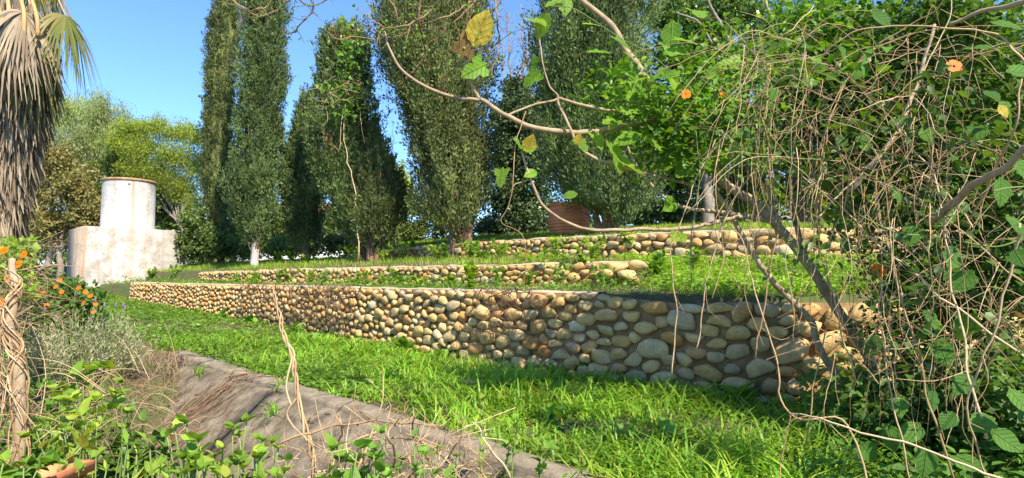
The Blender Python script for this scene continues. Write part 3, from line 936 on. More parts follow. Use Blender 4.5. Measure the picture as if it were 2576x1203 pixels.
cypress([(-300, 560, 580), (-120, 545, 592), (0, 532, 605), (100, 522, 600), (200, 515, 597), (300, 508, 590), (400, 505, 590), (500, 510, 590), (560, 522, 582), (640, 545, 570)], 20,
        "slender tall cypress farthest left, its top out of frame", 'cypress_olive', 38000, seed=2, base_px=556)
cypress([(-330, 668, 688), (-150, 640, 715), (0, 622, 720), (100, 612, 720), (200, 605, 718), (300, 598, 715), (400, 590, 712), (450, 572, 705), (520, 570, 700), (580, 590, 690), (618, 612, 668)], 16,
        "tall columnar cypress with pale trunk foot, second from the left", 'cypress', 46000, seed=3, base_px=640, bark='white_bark')
cypress([(246, 768, 780), (300, 745, 800), (350, 735, 805), (400, 708, 800), (450, 700, 812), (500, 700, 815), (560, 705, 812), (628, 720, 800)], 16.6,
        "short pointed cypress, smallest of the row", 'cypress', 22000, seed=4, base_px=765)
cypress([(80, 850, 898), (120, 808, 925), (200, 800, 927), (250, 800, 925), (300, 802, 945), (360, 790, 947), (430, 785, 955), (500, 808, 965), (560, 828, 965), (600, 850, 950), (628, 880, 930)], 14.5,
        "blunt topped cypress with dry vine caught in its crown", 'cypress', 40000, trunks=((0, 0), (.12, .2), (-.1, -.15)), seed=5, base_px=905, gap=.15, dead=.05)
cypress([(-220, 1040, 1180), (-150, 1000, 1205), (0, 960, 1225), (60, 945, 1228), (120, 940, 1230), (200, 955, 1225), (255, 968, 1220), (300, 1008, 1215), (360, 1015, 1235), (420, 1025, 1245), (480, 1035, 1245), (540, 1040, 1240), (580, 1065, 1215), (606, 1115, 1190)], 13,
        "broad ragged cypress with several bare stems showing at its foot", 'cypress_olive', 62000, trunks=((0, 0), (.2, .5), (-.22, -.4), (.1, .9)), seed=6, base_px=1160, gap=.3, dead=.22, open_foot=.85)
cypress([(-330, 1450, 1530), (-200, 1410, 1590), (-100, 1385, 1620), (0, 1365, 1635), (100, 1350, 1638), (200, 1345, 1640), (300, 1350, 1650), (400, 1355, 1660), (480, 1368, 1660), (515, 1400, 1655), (545, 1482, 1640), (575, 1490, 1600), (600, 1500, 1560)], 11.6,
        "massive dark cypress behind the terracotta pot, its foot a thicket of brown stems", 'cypress', 64000, trunks=((0, 0), (.15, .3), (-.15, -.35), (.3, .7)), seed=7, base_px=1520, gap=.2, dead=.15, open_foot=.85)
cypress([(345, 940, 950), (400, 925, 975), (450, 905, 1010), (500, 895, 1030), (560, 880, 1030), (600, 890, 1010), (622, 915, 980)], 14.0,
        "loose twiggy low cypress bush between two tall cypresses", 'cypress_olive', 11000, trunks=((0, 0), (.15, .4), (-.1, -.2)), seed=8, base_px=935, dead=.2)

# ------------------------------------------------------------------ broadleaf and feathery trees
def tree(name, label, Y, base_px, lobes, mat, n, leaf=.1, kind='broad', bark='grey_bark', cat="tree", group=None, tr=.12, tpl=LEAF2, dens=.6, dY=1.0, clump=.35, fork=.35, nbr=3, zbase=None):
    """lobes: (px, py, rx, ry[, dY]) in photo units at distance Y"""
    bx = at(base_px, 650, Y)[0]; bz = gz(bx, Y) if zbase is None else zbase
    t = thing(name, (bx, Y, bz), label, cat, group)
    k = Y / F
    L = []
    for lo in lobes:
        px, py, rx, ry = lo[:4]; dy = lo[4] if len(lo) > 4 else 0
        c = at(px, py, Y + dy)
        L.append((c, rx * k, max(rx, ry) * k * dY, ry * k))
    tb = MB()
    cen = np.mean([l[0] for l in L], 0)
    fz = bz + (cen[2] - bz) * fork
    fp = np.array([bx * .75 + cen[0] * .25, Y, fz])
    tube(tb, [(bx, Y, bz - .3), (bx * .95 + cen[0] * .05 + .05, Y, bz + (fz - bz) * .5), fp], tr, tr * .7, 7, 14, .04)
    tot = sum(l[1] * l[3] for l in L)
    cm = MB()
    for (c, rx, ry, rz) in L:
        tube(tb, [fp, (fp + c) / 2 + np.array([0, 0, -.1]) * rz, c], tr * .6, tr * .2, 5, 10, .05)
        nn = int(n * rx * rz / tot)
        ncl = max(8, int(nn / 55))
        d = rdir(ncl); rad = rng.random(ncl) ** dens
        rad *= 1 + .25 * fbm(d[:, 0] * 2 + c[0], d[:, 1] * 2, d[:, 2] * 2 + c[2], 31, 2)
        cc = c + d * rad[:, None] * np.array([rx, ry, rz])
        for j in range(min(nbr * 4, ncl)):
            tube(tb, [c, (c + cc[j]) / 2 + rng.normal(size=3) * .06 * rz, cc[j]], tr * .16, tr * .05, 4, 6, .03)
        m = max(4, nn // ncl)
        cr = clump * np.sqrt(rx * rz) * rng.uniform(.55, 1.1, ncl)
        if kind == 'weep':
            tt = rng.random((ncl, m))
            off = np.stack([rng.normal(size=(ncl, m)) * .33, rng.normal(size=(ncl, m)) * .33, -tt * 1.9 + .5], -1) * cr[:, None, None]
            ax = np.stack([rng.normal(size=(ncl, m)) * .6, rng.normal(size=(ncl, m)) * .6, -np.ones((ncl, m))], -1)
        elif kind == 'plate':
            off = rng.normal(size=(ncl, m, 3)) * np.array([.62, .62, .17]) * cr[:, None, None]
            ax = rng.normal(size=(ncl, m, 3)) * np.array([1, 1, .35])
        else:
            off = rdir(ncl * m).reshape(ncl, m, 3) * (rng.random((ncl, m)) ** .5)[..., None] * cr[:, None, None]
            ax = off / np.maximum(cr[:, None, None], 1e-6) + .6 * rng.normal(size=(ncl, m, 3))
        pos = (cc[:, None, :] + off).reshape(-1, 3)
        ax = nrm(ax.reshape(-1, 3))
        no = nrm(np.array([0, 0, 1.0]) + .75 * rng.normal(size=(len(pos), 3)))
        rn = np.clip(np.repeat(rng.random(ncl) * .5, m) + rng.random(len(pos)) * .5, 0, .999)
        kp = pos[:, 2] > bz + .1
        cloud(cm, pos[kp], ax[kp], no[kp], (leaf * rng.uniform(.7, 1.4, len(pos)))[kp], tpl, rn[kp])
    tb.build("trunk", M[bark], t)
    cm.build("crown", M[mat], t)
    return t

G = "trees behind the garden"
tree("pepper_tree", "tall feathery pale green tree rising behind the water tank", 27, 230,
     [(165, 265, 75, 45), (260, 275, 65, 50), (100, 330, 60, 55), (225, 340, 85, 65), (320, 330, 60, 45), (160, 400, 70, 50), (290, 400, 70, 50)], 'feather', 40000, .15, 'weep', group=G, tr=.2, tpl=NARROW, clump=.55)
tree("acacia_tree", "spreading yellow-green acacia with layered foliage right of the tank", 23, 470,
     [(330, 325, 45, 30), (385, 318, 40, 28), (430, 335, 45, 32), (480, 345, 35, 40), (300, 365, 40, 35), (360, 380, 50, 40), (430, 390, 55, 40), (490, 410, 40, 40), (400, 440, 60, 40), (460, 470, 50, 40), (340, 440, 40, 35)], 'acacia', 36000, .12, 'broad', group=G, tr=.06, tpl=NARROW, clump=.5)
tree("scrub_tree", "brownish tangled scrub tree between the palm and the tank", 21, 150,
     [(120, 400, 65, 55), (75, 480, 60, 70), (190, 470, 55, 70), (120, 560, 90, 60), (225, 550, 45, 55)], 'brownish', 26000, .095, 'broad', group=G, tr=.12, clump=.38, dens=.7)
tree("evergreen_tree", "dark green tree directly behind the round tank", 24, 330,
     [(310, 430, 60, 50), (420, 530, 75, 60), (350, 500, 70, 60), (250, 500, 50, 70), (470, 590, 60, 50)], 'hedge', 22000, .11, 'broad', group=G, tr=.14)
tree("sapling", "slim pale sapling with airy leaves between the tank and cypresses", 21, 505,
     [(512, 450, 35, 40), (500, 520, 40, 40), (535, 510, 35, 45), (520, 580, 50, 40), (545, 600, 45, 40)], 'acacia', 9000, .08, 'plate', group=G, tr=.05, tpl=NARROW, clump=.6)
tree("hedge_bush", "dense green bush behind the two tallest cypresses", 22, 700,
     [(600, 590, 70, 45), (690, 560, 60, 60), (760, 590, 60, 50), (830, 570, 50, 60)], 'hedge', 18000, .1, 'broad', group=G, tr=.08, cat="bush", clump=.4)
tree("lime_tree", "sunlit lime green tree seen in the gap between cypresses", 24, 985,
     [(985, 440, 45, 50), (1010, 500, 45, 55), (960, 500, 40, 50), (990, 570, 60, 50)], 'acacia', 14000, .11, 'broad', group=G, tr=.1)
tree("broadleaf_tree", "dark blue-green tree filling the gap left of the massive cypress", 17, 1290,
     [(1300, 225, 35, 40), (1275, 300, 50, 60), (1335, 300, 50, 80), (1270, 400, 50, 70), (1340, 420, 60, 80), (1280, 500, 60, 70), (1350, 540, 70, 60), (1250, 570, 50, 40)], 'bluegreen', 30000, .10, 'broad', group=G, tr=.13, clump=.42)
tree("glossy_tree", "glossy leaved tree high above the arching fig branches", 14, 1780,
     [(1690, 40, 60, 70), (1780, 60, 80, 80), (1850, 10, 70, 60), (1720, 160, 70, 70), (1830, 170, 70, 70), (1760, 260, 80, 60), (1700, 340, 60, 70), (1840, 330, 80, 80)], 'glossy', 36000, .1, 'broad', group=G, tr=.16, clump=.42)
tree("dark_pine", "dark brown-green pine high at the top right", 16, 2010,
     [(1920, 60, 60, 60), (2010, 40, 80, 70), (2100, 90, 70, 80), (1960, 160, 60, 60), (2060, 190, 80, 70)], 'dark_leaf', 20000, .12, 'weep', group=G, tr=.2, tpl=NARROW, bark='cyp_bark', clump=.5)
tree("shade_tree", "tall dense tree behind the right hand thicket", 13, 2330,
     [(2200, 120, 110, 100), (2340, 60, 120, 100), (2480, 150, 110, 110), (2130, 270, 100, 90), (2270, 270, 110, 100), (2420, 310, 110, 110), (2540, 380, 90, 110), (2180, 400, 90, 80), (2320, 440, 100, 80), (2600, 200, 100, 140)], 'dark_leaf', 34000, .12, 'broad', group=G, tr=.17, clump=.4)
tree("sunlit_bush", "yellow-green sunlit bush beyond the upper wall at right", 19, 2020,
     [(1930, 500, 70, 50), (2030, 500, 70, 50), (2120, 510, 70, 50), (1850, 510, 60, 50), (2230, 510, 90, 60), (2400, 520, 110, 70)], 'shoot', 22000, .09, 'broad', group=G, tr=.06, cat="bush", clump=.4)
tree("laurel_bush", "mid green bush behind the massive cypress and the arching branch", 16, 1740,
     [(1690, 460, 60, 60), (1780, 440, 70, 70), (1860, 460, 60, 60), (1700, 540, 70, 40), (1800, 535, 80, 35), (1610, 540, 60, 45), (1560, 570, 50, 30), (1640, 590, 60, 20)], 'hedge', 18000, .09, 'broad', group=G, tr=.07, cat="bush", clump=.4)

tree("hedge_bush", "low dense bush behind the smallest cypress and the blunt cypress", 19, 860,
     [(760, 625, 45, 28), (830, 615, 50, 35), (900, 615, 50, 32), (970, 605, 50, 35), (1040, 590, 45, 45), (1060, 530, 35, 40), (1110, 575, 45, 45), (1160, 580, 40, 40)], 'hedge', 14000, .09, 'broad', group=G, tr=.05, cat="bush", clump=.4)
tree("hedge_bush", "leafy green bush between the concrete block and the cypresses", 19.5, 520,
     [(470, 620, 40, 35), (520, 615, 50, 40), (580, 625, 50, 30), (640, 625, 50, 28), (700, 620, 50, 30), (490, 560, 40, 40)], 'hedge', 14000, .09, 'broad', group=G, tr=.05, cat="bush", clump=.4)
tree("backdrop_tree", "dense mid green tree far behind the thicket at right", 26, 2200,
     [(1700, 420, 120, 120), (1900, 400, 130, 130), (2100, 400, 130, 140), (2300, 380, 140, 150), (2500, 400, 140, 140), (2000, 250, 140, 120), (2350, 220, 160, 120), (1800, 540, 120, 60), (2100, 540, 140, 60), (2400, 540, 160, 60)], 'hedge', 40000, .16, 'broad', group=G, tr=.25, clump=.4)
tree("pepper_tree", "pale feathery tree spreading low behind the tank's left side", 29, 120,
     [(90, 380, 70, 60), (180, 450, 80, 60), (60, 480, 70, 70), (280, 460, 80, 60), (380, 440, 70, 60), (470, 500, 60, 60)], 'feather', 24000, .14, 'weep', group=G, tr=.15, tpl=NARROW, clump=.5)

# far wood closing the horizon
def far_wood():
    mb = MB()
    px = rng.uniform(-500, 3100, 60000)
    Yd = rng.uniform(44, 52, 60000)
    ph = rng.random(60000)
    x = (px - 1288) / F * Yd
    top = 2.2 + 1.6 * fbm(x * .25, x * 0, 0, 41, 3) + np.where(px > 1600, 3.0, 0) + np.where(px < 480, .8, 0)
    z = gz(x, Yd) + ph * np.maximum(top, .8)
    pos = np.stack([x, Yd, z], 1)
    cloud(mb, pos, rdir(60000), nrm(np.array([0, -.4, 1.0]) + .8 * rng.normal(size=(60000, 3))), rng.uniform(.2, .45, 60000), LEAF2)
    tag(mb.build("far_wood", M['hedge']), "far green wood closing the view behind the garden", "wood", None, "stuff")
far_wood()

# bare twiggy trees in the sky gaps
def bare_tree(label, Y, base, tips, mat='twig', r=.035, nt=60, spread=.5):
    b = at(base[0], base[1], Y)
    bz = gz(b[0], Y)
    t = thing("bare_tree", (b[0], Y, bz), label, "tree", "bare trees in the gaps")
    tb = MB(); tube(tb, [(b[0], Y, bz - .2), (b[0] + .1, Y, (bz + b[2]) / 2), b], r * 2, r * 1.4, 6, 14, .03)
    tb.build("trunk", M['twig_dark'], t)
    br = MB()
    for tp in tips:
        e = at(tp[0], tp[1], Y)
        P = tube(br, [b, (b + e) / 2 + rng.normal(size=3) * .15, e], r, r * .25, 4, 16, .05)
        for j in range(nt // len(tips)):
            s = P[rng.integers(3, len(P))]; d = nrm(rng.normal(size=3) + np.array([0, 0, .9]) + (e - b) * .3)
            ln = spread * rng.uniform(.4, 1.2)
            m = s + d * ln * .5 + rng.normal(size=3) * .06
            e2 = s + d * ln + rng.normal(size=3) * .12
            tube(br, [s, m, e2], r * .28, r * .12, 3, 6)
            for q in range(2):
                w = m if q else (m + e2) / 2
                tube(br, [w, w + nrm(d + rng.normal(size=3) * .8) * ln * .4], r * .16, r * .08, 3, 4)
    br.build("branches", M[mat], t)
bare_tree("pale bare twigs against the sky left of the massive cypress", 18, (1310, 330), [(1280, 30), (1310, 10), (1340, 60), (1265, 90), (1325, 130), (1300, 180)], nt=90, spread=.7)
bare_tree("thin bare shrub in the sky gap beside the blunt cypress", 15.5, (960, 470), [(955, 290), (975, 310), (990, 350), (945, 330)], 'twig', .02, 50, .4)

# ------------------------------------------------------------------ palm at the left edge
def build_palm():
    Y = 8.6
    c0 = at(-24, 600, Y); bx = c0[0]; bz = gz(bx, Y)
    t = thing("fan_palm", (bx, Y, bz - .1), "shaggy fan palm with grey dead frond skirt at the left edge", "tree")
    zt = at(0, -140, Y)[2]
    tb = MB(); zs = np.linspace(bz - .3, zt, 60); r = .25 + .012 * np.sin(np.arange(60) * 2.4)
    tube(tb, np.stack([np.full(60, bx) + .05 * np.sin(zs), np.full(60, Y), zs], 1), r, None, 16, ctrl=False)
    tb.build("trunk", M['palm_bark'], t)
    # skirt of dead fronds: many hanging folded blades
    zr = np.array([at(0, p, Y)[2] for p in (640, 520, 430, 350, 250, 150, 20, -140)])
    rr = np.array([.31, .34, .40, .49, .61, .69, .6, .4])
    sk = MB(); n = 17000
    z = rng.uniform(zr[0], zr[-2], n); a = rng.random(n) * 2 * math.pi
    R = np.interp(z, zr, rr) * rng.uniform(.68, 1.04, n) * (1 + .10 * fbm(np.cos(a) * 2.5, np.sin(a) * 2.5, z * .8, 3, 2))
    p = np.stack([bx + R * np.cos(a), Y + R * np.sin(a), z], 1)
    o = np.stack([np.cos(a), np.sin(a), np.zeros(n)], 1)
    ax = nrm(np.array([0, 0, -1.0]) + .1 * o + .13 * rng.normal(size=(n, 3)))
    STR = (np.array([[0, -.02, 0], [.5, -.035, .02], [1, -.005, 0], [1.0, .008, .0], [.5, .03, -.01], [0, .02, 0]]), np.array([[0, 1, 4, 5], [1, 2, 3, 4]]), None)
    cloud(sk, p, ax, nrm(o + .5 * rng.normal(size=(n, 3))), rng.uniform(.22, .55, n), STR)
    sk.build("dead_frond_skirt", M['palm_thatch'], t)
    crown = np.array([bx, Y, zt])
    def frond(tip, petr, live, nseg=30, fan=.62, droop=.75):
        tip = np.asarray(tip); m = (crown + tip) / 2 + np.array([0, 0, .35])
        pm = MB(); P = tube(pm, [crown, m, tip], .028, .012, 5, 14)
        po = pm.build("frond", M['petiole'], t)
        d = nrm(P[-1] - P[-3]); s = nrm(np.cross(d, np.array([0, 0, 1.0]))); u = np.cross(s, d)
        fb = MB()
        for k in range(nseg):
            th = (k / (nseg - 1) - .5) * math.radians(210)
            dd = d * math.cos(th) + s * math.sin(th) + u * .1 * rng.normal()
            ln = fan * rng.uniform(.8, 1.1) * (1 - .25 * abs(th) / 1.8)
            q = [tip]
            for w in (.33, .66, 1.0):
                q.append(tip + dd * ln * w + np.array([0, 0, -1]) * droop * ln * w * w * 1.5)
            Q = catmull(np.array(q), 7)
            sd = nrm(np.cross(dd, u)); W = np.array([.006, .018, .022, .02, .014, .008, .002])
            V = np.stack([Q - sd * W[:, None], Q + sd * W[:, None]], 1).reshape(-1, 3)
            i = np.arange(6) * 2
            fb.add(V, np.stack([i, i + 1, i + 3, i + 2], 1), None, rng.random())
        lf = fb.build("fan_blade", M['palm_live' if live else 'palm_thatch'], po)
    for (px, py, yy, live) in [(165, 40, 8.3, 1), (120, 62, 8.9, 1), (185, 58, 9.2, 1), (95, 130, 8.4, 1), (60, 30, 7.9, 0), (20, 60, 7.8, 0), (-40, 60, 7.9, 0), (-120, 30, 8.6, 1), (-150, 100, 9.0, 1), (140, -30, 8.8, 1), (90, -60, 9.5, 1), (30, -90, 9.8, 1), (-60, -60, 9.6, 1)]:
        frond(at(px, py, yy), 0, live)
    # pale curved petioles in front of the skirt
    for (a, b, c2) in [((10, -40), (22, 20), (18, 110)), ((40, -30), (60, 30), (58, 120)), ((-15, -20), (5, 60), (0, 140)), ((70, -30), (92, 40), (95, 90))]:
        pm = MB(); tube(pm, [at(*a, 8.1), at(*b, 7.85), at(*c2, 7.85)], .022, .03, 5, 10)
        pm.build("petiole", M['petiole'], t)
build_palm()

# ------------------------------------------------------------------ grass and ground cover
def in_lawn(x, y, m=.0):
    s, d = chan(x, y)
    return (d < -.1 - m) & (y < wy(W1c, x) - .02)

def scatter(n, x0, x1, y0, y1, mask):
    x = rng.uniform(x0, x1, n); y = rng.uniform(y0, y1, n)
    k = mask(x, y)
    x, y = x[k], y[k]
    return np.stack([x, y, gz(x, y)], 1)

def tufted(pos, s, p, seed):
    """thin out with noise so the sward is uneven"""
    v = fbm(pos[:, 0] * s, pos[:, 1] * s, 0, seed, 2)
    return pos[(v + rng.uniform(-.6, .6, len(pos))) > p]

def build_grass():
    g = MB()
    # lush tufts on the lower lawn, right and centre
    p = scatter(11500, -4.5, 5, 2.6, 9, lambda x, y: in_lawn(x, y))
    p = tufted(p, .9, -.45, 51)
    k = 11
    q = np.repeat(p, k, 0) + rng.normal(size=(len(p) * k, 3)) * np.array([.045, .045, 0])
    q = q[in_lawn(q[:, 0], q[:, 1], -.06)]
    q[:, 2] = gz(q[:, 0], q[:, 1]) - .01
    hmod = .75 + .4 * fbm(q[:, 0] * 1.1, q[:, 1] * 1.1, 0, 77, 2)
    hmod *= np.interp(q[:, 0], [-4.5, -2, 0], [.6, .8, 1.0]) * np.interp((wy(W1c, q[:, 0]) - q[:, 1]), [0, .5], [.55, 1.0])
    L = rng.uniform(.16, .42, len(q)) * np.clip(hmod, .4, 1.3)
    blades(g, q, L, rng.uniform(.008, .017, len(q)), rng.uniform(.4, 1.9, len(q)), True)
    tag(g.build("lawn_grass", M['grass']), "lush arching green grass on the strip below the front wall", "grass", None, "stuff")
    c = MB()
    p = scatter(190000, -13, -1.2, 5, 20, lambda x, y: in_lawn(x, y))
    p = tufted(p, .8, -.5, 52)
    p2 = scatter(14000, -3, 5, 3, 8, lambda x, y: in_lawn(x, y)); p2 = tufted(p2, 1.3, .05, 53)
    p = np.vstack([p, p2]); p[:, 2] += rng.uniform(.01, .10, len(p))
    cloud(c, p, nrm(rng.normal(size=p.shape) * np.array([1, 1, .25])), nrm(np.array([0, 0, 1.0]) + .4 * rng.normal(size=p.shape)), rng.uniform(.03, .07, len(p)), LEAF2)
    q = scatter(60000, -13, -3, 6, 20, lambda x, y: in_lawn(x, y)); q = tufted(q, .6, 0.0, 55)
    tag(c.build("lawn_ground_cover", M['clover']), "low clover-like ground cover on the left of the lower lawn", "ground cover", None, "stuff")
    g2 = MB(); blades(g2, q, rng.uniform(.06, .17, len(q)), rng.uniform(.007, .012, len(q)), rng.uniform(.2, 1.1, len(q)), False)
    tag(g2.build("lawn_grass", M['grass_short']), "shorter mixed grass on the far left end of the lower lawn", "grass", None, "stuff")
    # first terrace
    t1 = MB()
    def m1(x, y): return (y > wy(W1c, x) + .26) & (y < wy(W2c, x) - .03) & ((x < 1.9) | (y < wy(W3c, x)))
    p = scatter(60000, -12.5, 5, 5.6, 20, m1); p = tufted(p, 1.0, -.25, 56)
    blades(t1, p, rng.uniform(.05, .14, len(p)), rng.uniform(.006, .011, len(p)), rng.uniform(.2, 1.2, len(p)), False)
    p = scatter(110000, -12.5, 5, 5.6, 20, m1); p = tufted(p, 1.1, -.1, 57); hh = .07 + .14 * np.clip(.4 + fbm(p[:, 0] * 1.6, p[:, 1] * 1.6, 0, 91, 2), 0, 1.3); p[:, 2] += rng.random(len(p)) * hh
    cloud(t1, p, nrm(rng.normal(size=p.shape) * np.array([1, 1, .3])), nrm(np.array([0, 0, 1.0]) + .45 * rng.normal(size=p.shape)), rng.uniform(.03, .065, len(p)), LEAF2)
    tag(t1.build("terrace_grass", M['clover']), "mixed grass and clover on the first terrace behind the front wall", "grass", None, "stuff")
    # right hand slope
    t1 = MB()
    def mr(x, y): return (y > wy(W1c, x) + .2) & (y < wy(W3c, x) - .03) & (x > 1.7)
    p = scatter(60000, 1.7, 8, 5.4, 11, mr); p = tufted(p, 1.0, -.2, 58)
    blades(t1, p, rng.uniform(.05, .16, len(p)) * np.interp(wy(W3c, p[:, 0]) - p[:, 1], [0, .8], [.5, 1]), rng.uniform(.007, .013, len(p)), rng.uniform(.2, 1.2, len(p)), False)
    p = scatter(40000, 1.7, 8, 5.4, 11, mr); p = tufted(p, 1.1, -.1, 59); p[:, 2] += rng.uniform(.02, .14, len(p))
    cloud(t1, p, nrm(rng.normal(size=p.shape) * np.array([1, 1, .3])), nrm(np.array([0, 0, 1.0]) + .45 * rng.normal(size=p.shape)), rng.uniform(.03, .07, len(p)), LEAF2)
    tag(t1.build("slope_grass", M['grass']), "green grass slope between the front and upper walls at right", "grass", None, "stuff")
    # second terrace
    t2 = MB()
    def m2(x, y): return (y > wy(W2c, x) + .27) & (y < wy(W3c, x) - .03) & (x < 1.9)
    p = scatter(80000, -11, 1.9, 8, 24, m2); p = tufted(p, .9, -.2, 60)
    blades(t2, p, rng.uniform(.06, .17, len(p)), rng.uniform(.008, .013, len(p)), rng.uniform(.2, 1.1, len(p)), False)
    tag(t2.build("terrace_grass", M['grass_short']), "sunlit yellow-green grass on the second terrace", "grass", None, "stuff")
    # top terrace
    t3 = MB()
    def m3(x, y): return (y > wy(W3c, x) + .2)
    p = scatter(110000, -12, 10, 8.5, 26, m3); p = tufted(p, .7, -.35, 61)
    blades(t3, p, rng.uniform(.05, .12, len(p)), rng.uniform(.010, .02, len(p)), rng.uniform(.2, 1.1, len(p)), False)
    tag(t3.build("terrace_grass", M['grass_short']), "short bright grass on the top terrace above the upper wall", "grass", None, "stuff")
    # dry straw on the earth bank at the head of the channel
    d = MB()
    def md(x, y):
        s, dd = chan(x, y)
        return (dd > .05) & (dd < 1.6) & (s < .2 + 1.6 * dd + .7 * rng.random(len(x))) & (s > -1.0 + dd)
    p = scatter(9000, -6.5, -1.5, 3.6, 8.5, md)
    blades(d, p, rng.uniform(.15, .45, len(p)), rng.uniform(.003, .006, len(p)), rng.uniform(.9, 1.6, len(p)), True)
    tag(d.build("dry_grass", M['straw']), "matted dry brown grass at the head of the channel", "grass", None, "stuff")
    d = MB()
    p = scatter(16000, -6, 5, 2.6, 11, lambda x, y: in_lawn(x, y)); p = tufted(p, .9, .25, 83)
    blades(d, p, rng.uniform(.08, .24, len(p)), rng.uniform(.004, .009, len(p)), rng.uniform(.8, 1.9, len(p)), True)
    p = scatter(14000, -8, 6, 6, 14, lambda x, y: (y > wy(W1c, x) + .25) & (y < wy(W3c, x) - .05)); p = tufted(p, 1.0, .2, 84)
    blades(d, p, rng.uniform(.06, .2, len(p)), rng.uniform(.005, .010, len(p)), rng.uniform(.5, 1.6, len(p)), False)
    tag(d.build("withered_grass", M['straw']), "withered straw blades mixed into the green grass", "grass", None, "stuff")
    # near bank and channel floor greenery
    nb = MB()
    def mn(x, y):
        s, dd = chan(x, y)
        return (dd > 1.05) & (y > 1.35) & (np.abs(x) < y * .95 + .3)
    p = scatter(26000, -6, 2.5, 1.3, 7, mn); p = tufted(p, 1.1, -.3, 62); p[:, 2] += rng.uniform(.02, .22, len(p))
    cloud(nb, p, nrm(rng.normal(size=p.shape) * np.array([1, 1, .35])), nrm(np.array([0, 0, 1.0]) + .5 * rng.normal(size=p.shape)), rng.uniform(.03, .075, len(p)), LEAF4)
    tag(nb.build("bank_ground_cover", M['weed']), "leafy ground cover on the near bank and channel floor", "ground cover", None, "stuff")
    # dark understorey at lower right
    ur = MB()
    def mu(x, y):
        return (y > 1.8) & (x > 1.0 + .45 * (y - 2)) & (y < 5.45) & (x < y * .95 + .3)
    p = scatter(26000, .8, 5.5, 1.8, 5.5, mu); p[:, 2] += rng.random(len(p)) ** 1.6 * (.18 + .3 * sm(1.2, 3, p[:, 0]))
    cloud(ur, p, nrm(rng.normal(size=p.shape) * np.array([1, 1, .35])), nrm(np.array([0, 0, 1.0]) + .5 * rng.normal(size=p.shape)), rng.uniform(.035, .085, len(p)), LEAF4)
    tag(ur.build("understorey", M['under_leaf']), "dark nettle-like undergrowth beneath the right hand thicket", "undergrowth", None, "stuff")
build_grass()

# fallen leaves
def litter():
    mb = MB()
    p = scatter(900, -6, 3.5, 3, 12, lambda x, y: in_lawn(x, y)); p[:, 2] += .05
    q = scatter(700, -6, 2, 2, 8, lambda x, y: (chan(x, y)[1] > .1) & (chan(x, y)[1] < 1.2)); q[:, 2] += .055
    p = np.vstack([p, q])
    cloud(mb, p, nrm(rng.normal(size=p.shape) * np.array([1, 1, .2])), nrm(np.array([0, 0, 1.0]) + .35 * rng.normal(size=p.shape)), rng.uniform(.025, .06, len(p)), LEAF4)
    tag(mb.build("fallen_leaves", M['brown_leaf']), "scattered dry brown leaves on the lawn and concrete slope", "leaf litter", None, "stuff")
litter()

# ------------------------------------------------------------------ generic leafy plant
def stem_plant(name, label, cat, base, stems, mat, leaf=.06, tpl=LEAF4, per=10, r=.006, stem_mat='green_stem', group=None, whorl=1.0):
    base = np.asarray(base, float)
    t = thing(name, base, label, cat, group)
    for P in stems:
        P = [base] + [np.asarray(q, float) for q in P]
        sb = MB(); C = tube(sb, P, r, r * .45, 5, 14, .0)
        so = sb.build("stem", M[stem_mat], t)
        lb = MB()
        per_ = int(per * 2.2)
        i = rng.integers(len(C) // 5, len(C), per_)
        i[:4] = len(C) - 1
        pos = C[i]; T = nrm(np.gradient(C, axis=0))[i]
        a = rdir(per_); a = nrm(a - (a * T).sum(1, keepdims=True) * T + T * .45 + np.array([0, 0, .1]))
        cloud(lb, pos, a, nrm(np.array([0, 0, 1.0]) + T * .2 + .35 * rng.normal(size=(per_, 3))), leaf * rng.uniform(.35, 1.3, per_), tpl)
        lb.build("leaves", M[mat], so)
    return t

def rosette(name, label, base, n, ln, mat='weed', tpl=LEAF4, group=None, up=.9):
    base = np.asarray(base, float)
    t = thing(name, base, label, "weed", group)
    mb = MB(); a = rng.random(n) * 2 * math.pi
    ax = np.stack([np.cos(a), np.sin(a), rng.uniform(.2, 1.5, n) * up], 1)
    pos = base + np.stack([np.cos(a), np.sin(a), 0 * a], 1) * .01 + np.array([0, 0, 1]) * rng.random(n)[:, None] * ln * .5
    cloud(mb, pos, ax, nrm(np.array([0, 0, 1.0]) + .3 * rng.normal(size=(n, 3))), ln * rng.uniform(.6, 1.2, n), tpl)
    mb.build("leaves", M[mat], t)
    sb = MB(); tube(sb, [base + (0, 0, -.03), base + (.005, 0, ln * .3), base + (0, 0, ln * .6)], .008, .004, 5, 5)
    sb.build("stem", M['green_stem'], t)
    return t

# weeds at the foot of the front wall and on the lawn
weeds = [((1015, 890), .22, "tall broad leaved weed against the front wall, left of the brown vine"), ((1130, 890), .18, "pale dock-like weed at the wall foot below the wall's middle"),
         ((1155, 905), .13, "small weed beside the pale dock at the wall foot"), ((735, 845), .22, "bushy weed at the wall foot behind the twisted vine"),
         ((770, 870), .18, "spreading weed on the lawn just right of the twisted vine"), ((880, 880), .15, "low leafy weed near the bare earth patch"),
         ((1490, 935), .14, "round leaved weed at the foot of the wall's right half"), ((1530, 925), .12, "small round leaved weed beside another at the wall foot"),
         ((1555, 1130), .13, "broad leaved weed in the grass near the channel rim"), ((1860, 1020), .2, "large pointed leaf weed in the grass at right"),
         ((1400, 1060), .15, "leafy clump in the middle of the lush grass"), ((1030, 930), .12, "fleshy pale rosette in a sunny patch of lawn"),
         ((620, 850), .12, "weed at the left foot of the front wall"), ((400, 800), .12, "low weed near the far end of the lower lawn"), ((500, 830), .14, "leafy weed on the lawn above the channel head"),
         ((1700, 1130), .16, "broad dark weed in the grass near the lower edge")]
